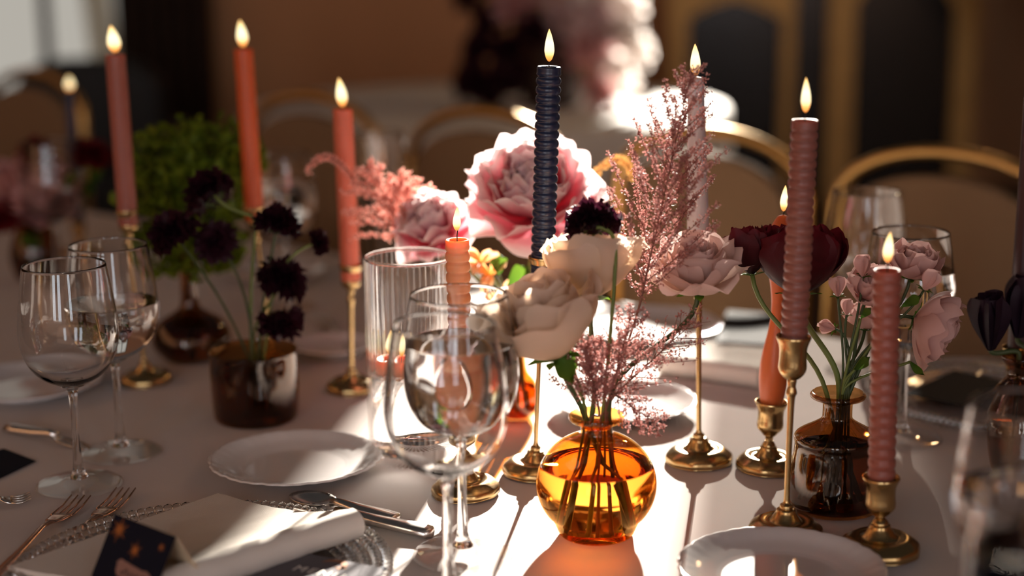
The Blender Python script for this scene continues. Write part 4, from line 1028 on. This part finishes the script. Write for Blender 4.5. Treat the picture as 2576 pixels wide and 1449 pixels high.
# beaded glass chargers
def charger(center, Rc, label):
    r = thing('charger_plate', center, label, 'charger plate', 'beaded clear glass chargers')
    MB().lathe(smoothprof([(1e-6, .001), (Rc * .6, .001), (Rc * .72, .004), (Rc * .95, .009), (Rc * .955, .011), (Rc * .72, .0075), (Rc * .6, .0045), (1e-6, .0045)], 4), 96).build('disc', M_glass, r)
    mb = MB()
    for row, (rad, n, br) in enumerate(((1.0, 120, .0056), (.94, 112, .0052), (.88, 104, .0050), (.82, 98, .0046), (.77, 92, .0042))):
        for k in range(n):
            a = 2 * math.pi * (k + .5 * (row % 2)) / n
            mb.ball(Vector((Rc * rad * math.cos(a), Rc * rad * math.sin(a), .013 - .0020 * row)), br, 6, 4)
    mb.build('beads', M_glass_solid, r, kind='stuff', label='clear raised glass beads')
    return r
c1 = Vector((-.2916, 1.4153, TZ)); RC = .174
charger(c1, RC, 'clear beaded glass charger under the folded napkin')
c2 = T(1690, 900); 
c3 = T(2480, 1010); charger(c3, .15, 'clear beaded glass charger at the far edge by the black tulips')

# ------------------------------------------------------------------ napkins
def napkin(corners, thick, label, roll=.013, lift=.012, seed=3, wr=.0014):
    """A far, B roll end, C roll end (near), D flat side; roll runs B-C"""
    A, Bc, Cc, D = corners; nu, nv = 34, 30
    pts = []; rings = []
    for j in range(nv):
        v = j / (nv - 1)
        L = lerp(A, D, v); Rr = lerp(Bc, Cc, v)
        d = (Rr - L); ln = d.length; d = d.normalized()
        ring = []
        nt_ = nu
        for i in range(nt_):                       # top, from the flat side to the roll
            u = i / (nt_ - 1); hgt = thick * .45 + (2 * roll - thick * .45) * (u ** 3.0)
            wz = noise.noise(Vector((u * 7, v * 5, seed))) * wr + noise.noise(Vector((u * 18 + v * 6, v * 3, seed + 9))) * wr * .6
            ring.append(L + d * (ln - roll) * u + Vector((0, 0, lift + hgt + wz * (1 if .04 < u else .2))))
        rj = roll * (1 + .12 * noise.noise(Vector((v * 6, seed, 0))))
        for k in range(1, 10):
            a = math.pi / 2 - math.pi * k / 10
            ring.append(L + d * (ln - roll + rj * math.cos(a)) + Vector((0, 0, lift + roll + rj * math.sin(a))))
        for i in range(8):
            u = 1 - i / 7; ring.append(L + d * (ln - roll) * u + Vector((0, 0, lift)))
        rings.append(ring)
    n = len(rings[0]); c = corners[0].copy()
    mb = MB()
    for ring in rings:
        mb.v += [p - c for p in ring]; mb.uv += [(.5, .5)] * n
    for j in range(nv - 1):
        for i in range(n):
            i2 = (i + 1) % n; mb.f.append((j * n + i, j * n + i2, (j + 1) * n + i2, (j + 1) * n + i))
    mb.f.append(tuple(reversed(range(n)))); mb.f.append(tuple(range((nv - 1) * n, nv * n)))
    root = thing('napkin', c, label, 'napkin', 'folded linen napkins')
    ob = mb.build('folded_cloth', M_napkin, root)
    ob.data.set_sharp_from_angle(angle=math.radians(50))
    # layered edge under the roll end
    for q in range(4):
        z = lift + .001 + q * .0034
        l0 = lerp(A, Bc, .45 + .03 * q); l1 = lerp(A, Bc, .985 - .01 * q)
        off = (A - D).normalized() * (.0025 - .0004 * q)
        MB().tube([l0 - c + off * 0 + Vector((0, 0, z + .001)), lerp(l0, l1, .5) - c + off + Vector((0, 0, z + .0012)), l1 - c + off + Vector((0, 0, z + .0015))], .0015, 6).build('hem_layer', M_napkin, root)
    return root
zN = TZ + .022
def Z(p, z=TZ): q = p.copy(); q.z = z; return q
napkin([Z(T(548, 1232, zN)), Z(T(918, 1318, zN + .008)), Z(T(440, 1500, zN)), Z(T(20, 1415, zN))], .014, 'cream folded linen napkin on the glass charger, sun streaked', .0155)
nb_ = [T(1640, 930), T(1930, 905), T(1900, 1000), T(1580, 955)]
napkin([Z(T(1930, 880)), Z(T(1905, 985)), Z(T(1650, 945)), Z(T(1720, 870))], .02, 'rolled blush napkin at the far setting behind the grey taper', .014, .001, 8)
plate(T(1800, 925), .10, 'dim plate under the rolled napkin at the far setting') if False else None

# ------------------------------------------------------------------ cards
def card_tent():
    zr = TZ + .075
    a = T(290, 1292, zr); b = T(443, 1350, zr)          # ridge ends
    e = (b - a); w = e.length; e.normalize()
    f = Vector((e.y, -e.x, 0)).normalized()
    if f.y > 0: f = -f                                   # towards the camera
    zb = TZ + .0235
    root = thing('place_card', Vector((a.x, a.y, zb)), 'folded navy place card with gold stars and a blush name patch', 'place card')
    hgt = zr - zb; dep = .030
    def P(u, v, side, off=0.0):      # u along ridge, v 0 ridge .. 1 bottom
        nrm = (f * side * hgt + Vector((0, 0, dep))).normalized()
        p = a + e * (u * w) + f * (side * dep * v) + Vector((0, 0, -hgt * v)) + nrm * off
        p.z += 0
        return p - Vector((a.x, a.y, zb)) - Vector((0, 0, 0))
    for side, mat, nm in ((1, M_navycard, 'front_panel'), (-1, M_creamcard, 'back_panel')):
        mb = MB(); vs_ = [P(0, 0, side, .0003), P(1, 0, side, .0003), P(1, 1, side, .0003), P(0, 1, side, .0003), P(0, 0, side, -.0003), P(1, 0, side, -.0003), P(1, 1, side, -.0003), P(0, 1, side, -.0003)]
        mb.v = vs_; mb.uv = [(.5, .5)] * 8; mb.f = [(0, 1, 2, 3), (7, 6, 5, 4), (0, 4, 5, 1), (1, 5, 6, 2), (2, 6, 7, 3), (3, 7, 4, 0)]
        mb.build(nm, mat, root, False)
    def flat(poly, mat, nm):
        mb = MB(); mb.v = [P(u, v, 1, .0006) for u, v in poly]; mb.uv = [(.5, .5)] * len(poly); mb.f = [tuple(range(len(poly)))]
        return mb.build(nm, mat, root, False)
    for (cu, cv, rs_) in ((.16, .20, .15), (.50, .40, .11), (.86, .22, .06)):
        poly = []
        for k in range(24):
            an = 2 * math.pi * k / 24; rad = rs_ * (1 if k % 2 == 0 else .28) * (.7 + .3 * ((k // 2) % 2)); poly.append((cu + rad * math.cos(an), cv + rad * math.sin(an) * w / .06))
        flat(poly, M_goldprint, 'gold_star')
    rr = random.Random(4); poly = []
    for k in range(30):
        an = 2 * math.pi * k / 30; rx = .30 * (1 + rr.uniform(-.08, .08)); ry = .13 * (1 + rr.uniform(-.2, .2))
        poly.append((.62 + rx * math.copysign(abs(math.cos(an)) ** .5, math.cos(an)), .74 + .05 * math.cos(an) + ry * math.copysign(abs(math.sin(an)) ** .6, math.sin(an))))
    flat(poly, M_blushprint, 'name_patch')
    mb = MB(); pts_ = []
    for k in range(40):
        t = k / 39; pts_.append(P(.42 + .38 * t, .75 + .05 * math.sin(t * 26) * (.6 + .4 * math.sin(t * 9)), 1, .0009))
    mb.tube(pts_, .0005, 4); mb.build('handwritten_name', M_navycard, root)
card_tent()

# menu card
def flat_card(corners, z, label, mat, name='menu_card', th=.0008, cat='menu card'):
    c = corners[0]; root = thing(name, Z(c, z), label, cat)
    mb = MB(); k = len(corners)
    mb.v = [Z(p, 0) - Z(c, 0) for p in corners] + [Z(p, th) - Z(c, 0) for p in corners]; mb.uv = [(.5, .5)] * (2 * k)
    mb.f = [tuple(reversed(range(k))), tuple(range(k, 2 * k))] + [(i, (i + 1) % k, k + (i + 1) % k, k + i) for i in range(k)]
    mb.build('card', mat, root, False)
    return root
zm = TZ + .0155
m_r = Z(T(975, 1433, zm)); m_l = Z(T(735, 1387, zm))
ed = (m_l - m_r).normalized(); dn = Vector((-ed.y, ed.x, 0)); dn = dn if dn.y < 0 else -dn
cw = .105
corn = [m_r, m_r + ed * cw, m_r + ed * cw + dn * .20, m_r + dn * .20]
menu = flat_card(corn, zm, 'slate grey menu card with white lettering and a gold crescent', M_greycard)
Mm = Matrix(((-ed.x, -dn.x, 0, 0), (-ed.y, -dn.y, 0, 0), (0, 0, 1, 0), (0, 0, 0, 1)))  # card axes: x to the right, y up the card
def on_card(u, v, z=.0012): return -(-ed) * 0 + (ed * cw) + (-ed) * (u * cw) + dn * (v * .20) + Vector((0, 0, z))
fcv = bpy.data.curves.new('menu_lettering', 'FONT'); fcv.body = 'MENU'; fcv.size = .017; fcv.extrude = .0001; fcv.space_character = 1.25; fcv.materials.append(M_whiteprint); fcv.align_x = 'CENTER'
_t = bpy.data.objects.new('lettering_source', fcv); col.objects.link(_t)
_me = bpy.data.meshes.new_from_object(_t.evaluated_get(bpy.context.evaluated_depsgraph_get())); bpy.data.objects.remove(_t)
tx = bpy.data.objects.new('menu_lettering', _me); col.objects.link(tx); tx.parent = menu
tx.matrix_local = Matrix.Translation(on_card(.5, .20)) @ Mm
poly = []
for k in range(17):
    an = math.radians(lerp(-10, 150, k / 16)); poly.append((.014 * math.cos(an), .014 * math.sin(an)))
for k in range(16, -1, -1):
    an = math.radians(lerp(-10, 150, k / 16)); poly.append((-.002 + .0125 * math.cos(an), -.004 + .0125 * math.sin(an)))
ob = MB().prism(poly, .0009, .0012).build('gold_crescent', M_goldprint, menu, False); ob.matrix_local = Matrix.Translation(on_card(.52, .075, 0)) @ Mm
poly = [(.012, -.004), (.017, -.001), (.013, .001), (.015, .006), (.011, .002), (.008, .004), (.009, -.001), (.004, -.003), (.009, -.004), (.010, -.008)]
ob = MB().prism(poly, .0009, .0012).build('gold_star', M_goldprint, menu, False); ob.matrix_local = Matrix.Translation(on_card(.52, .075, 0)) @ Mm
flat_card([T(1830, 800), T(1965, 812), T(1960, 890), T(1800, 880)], TZ + .012, 'dark printed menu card at the sunlit far setting', M_navycard)
flat_card([T(-60, 1150), T(10, 1132), T(90, 1163), T(-20, 1215)], TZ + .001, 'dark card lying flat at the dim picture edge', M_navycard)
flat_card([T(2270, 1015), T(2400, 955), T(2540, 985), T(2420, 1045)], TZ + .012, 'dark menu card at the far setting by the black tulips', M_navycard)

# ------------------------------------------------------------------ cutlery
def strip(mb, path, widths, th, up=Vector((0, 0, 1))):
    n = len(path); pts = []
    for k in range(n):
        t = (path[min(n - 1, k + 1)] - path[max(0, k - 1)]).normalized(); sdv = t.cross(up).normalized()
        for a in range(8):
            an = 2 * math.pi * a / 8
            pts.append(path[k] + sdv * (widths[k] * math.cos(an)) + up * (th * math.sin(an)))
    b = len(mb.v); mb.quad_grid(pts, 8, n, True)
    mb.f.append(tuple(reversed(range(b, b + 8)))); mb.f.append(tuple(range(b + (n - 1) * 8, b + n * 8)))
def fork(tip, tail, label, mat, width=.012):
    root = thing('fork', tail, label, 'fork', 'forks on the table')
    d = tip - tail; L = d.length; d.normalize(); sd_ = d.cross(Vector((0, 0, 1))).normalized(); up = Vector((0, 0, 1))
    def Q(t, s, z): return d * (L * t) + sd_ * s + up * z
    mb = MB(); strip(mb, [Q(0, 0, .003), Q(.1, 0, .003), Q(.4, 0, .006), Q(.6, 0, .010), Q(.68, 0, .008)], [.006, .0075, .004, .003, .005], .0016); mb.build('handle', mat, root)
    mb = MB(); strip(mb, [Q(.66, 0, .008), Q(.72, 0, .006), Q(.78, 0, .0045), Q(.80, 0, .0045)], [.004, width * .85, width, width * .98], .0012); mb.build('neck', mat, root)
    for k in range(4):
        s_ = (k - 1.5) * width * .6
        mb = MB(); strip(mb, [Q(.79, s_, .0045), Q(.9, s_, .004), Q(1, s_ * .98, .007)], [.0015, .0013, .0007], .0010); mb.build('tine', mat, root)
    return root
fork(T(318, 1243), T(60, 1500), 'dinner fork beside the charger, nearer the place card', M_copper)
fork(T(205, 1262), T(-60, 1500), 'outer dinner fork at the dim front corner', M_copper)
fork(T(78, 1262), T(-160, 1290), 'dark fork entering from the picture edge', M_silver)
fork(T(800, 800), T(900, 905), 'far fork glinting behind the coral candlestick', M_silver)
fork(T(2520, 935), T(2390, 985), 'far fork glinting on the charger by the tulips', M_silver)
def knife_or_spoon(a, b, label, kind):
    root = thing(kind, a, label, kind, 'dessert cutlery')
    d = b - a; L = d.length; d.normalize(); sd_ = d.cross(Vector((0, 0, 1))).normalized(); up = Vector((0, 0, 1))
    def Q(t, s, z): return d * (L * t) + sd_ * s + up * z
    mb = MB(); strip(mb, [Q(0, 0, .005), Q(.02, 0, .005), Q(.12, 0, .006), Q(.34, 0, .007), Q(.52, 0, .009), Q(.60, 0, .008)], [.005, .0115, .0118, .009, .0055, .005], .0055); mb.build('handle', M_silver, root)
    if kind == 'spoon':
        pts = []
        for j in range(7):
            for i in range(16):
                an = 2 * math.pi * i / 16; rr_ = j / 6; pts.append(Q(.78 + .2 * rr_ * math.cos(an), .019 * rr_ * math.sin(an), .0015 + .008 * rr_ ** 2))
        ob = MB().quad_grid(pts, 16, 7, True).build('spoon_bowl', M_silver, root); m = ob.modifiers.new('thickness', 'SOLIDIFY'); m.thickness = .001
    else:
        mb = MB(); strip(mb, [Q(.58, 0, .007), Q(.66, 0, .004), Q(.85, .001, .002), Q(.97, .003, .0015), Q(1, .005, .0015)], [.004, .0095, .0100, .006, .001], .0008); mb.build('blade', M_silver, root)
    return root
knife_or_spoon(T(1088, 1352), T(690, 1277), 'silver dessert knife lying by the napkin corner in the sun', 'knife')
knife_or_spoon(T(1000, 1318), T(730, 1260), 'silver dessert spoon behind the napkin, handle curving in the sun', 'spoon')
knife_or_spoon(T(20, 1085), T(230, 1130), 'dark table knife near the wine glass feet', 'knife')

# fine pieces hang under the part they belong to
def base_name(o): return o.name.split('.')[0]
UNDER = {'wick': 'wax_body', 'calyx': 'stem', 'hem_layer': 'folded_cloth', 'tine': 'neck', 'gold_star': ('front_panel', 'card'), 'name_patch': 'front_panel',
         'handwritten_name': 'front_panel', 'menu_lettering': 'card', 'gold_crescent': 'card', 'water': ('bowl', 'body'), 'branchlets': 'stem'}
for o in list(bpy.data.objects):
    k = UNDER.get(base_name(o))
    if k and o.parent and o.parent.type == 'EMPTY':
        ks = k if isinstance(k, tuple) else (k,)
        h = next((c for c in o.parent.children if base_name(c) in ks and c is not o), None)
        if h: o.parent = h
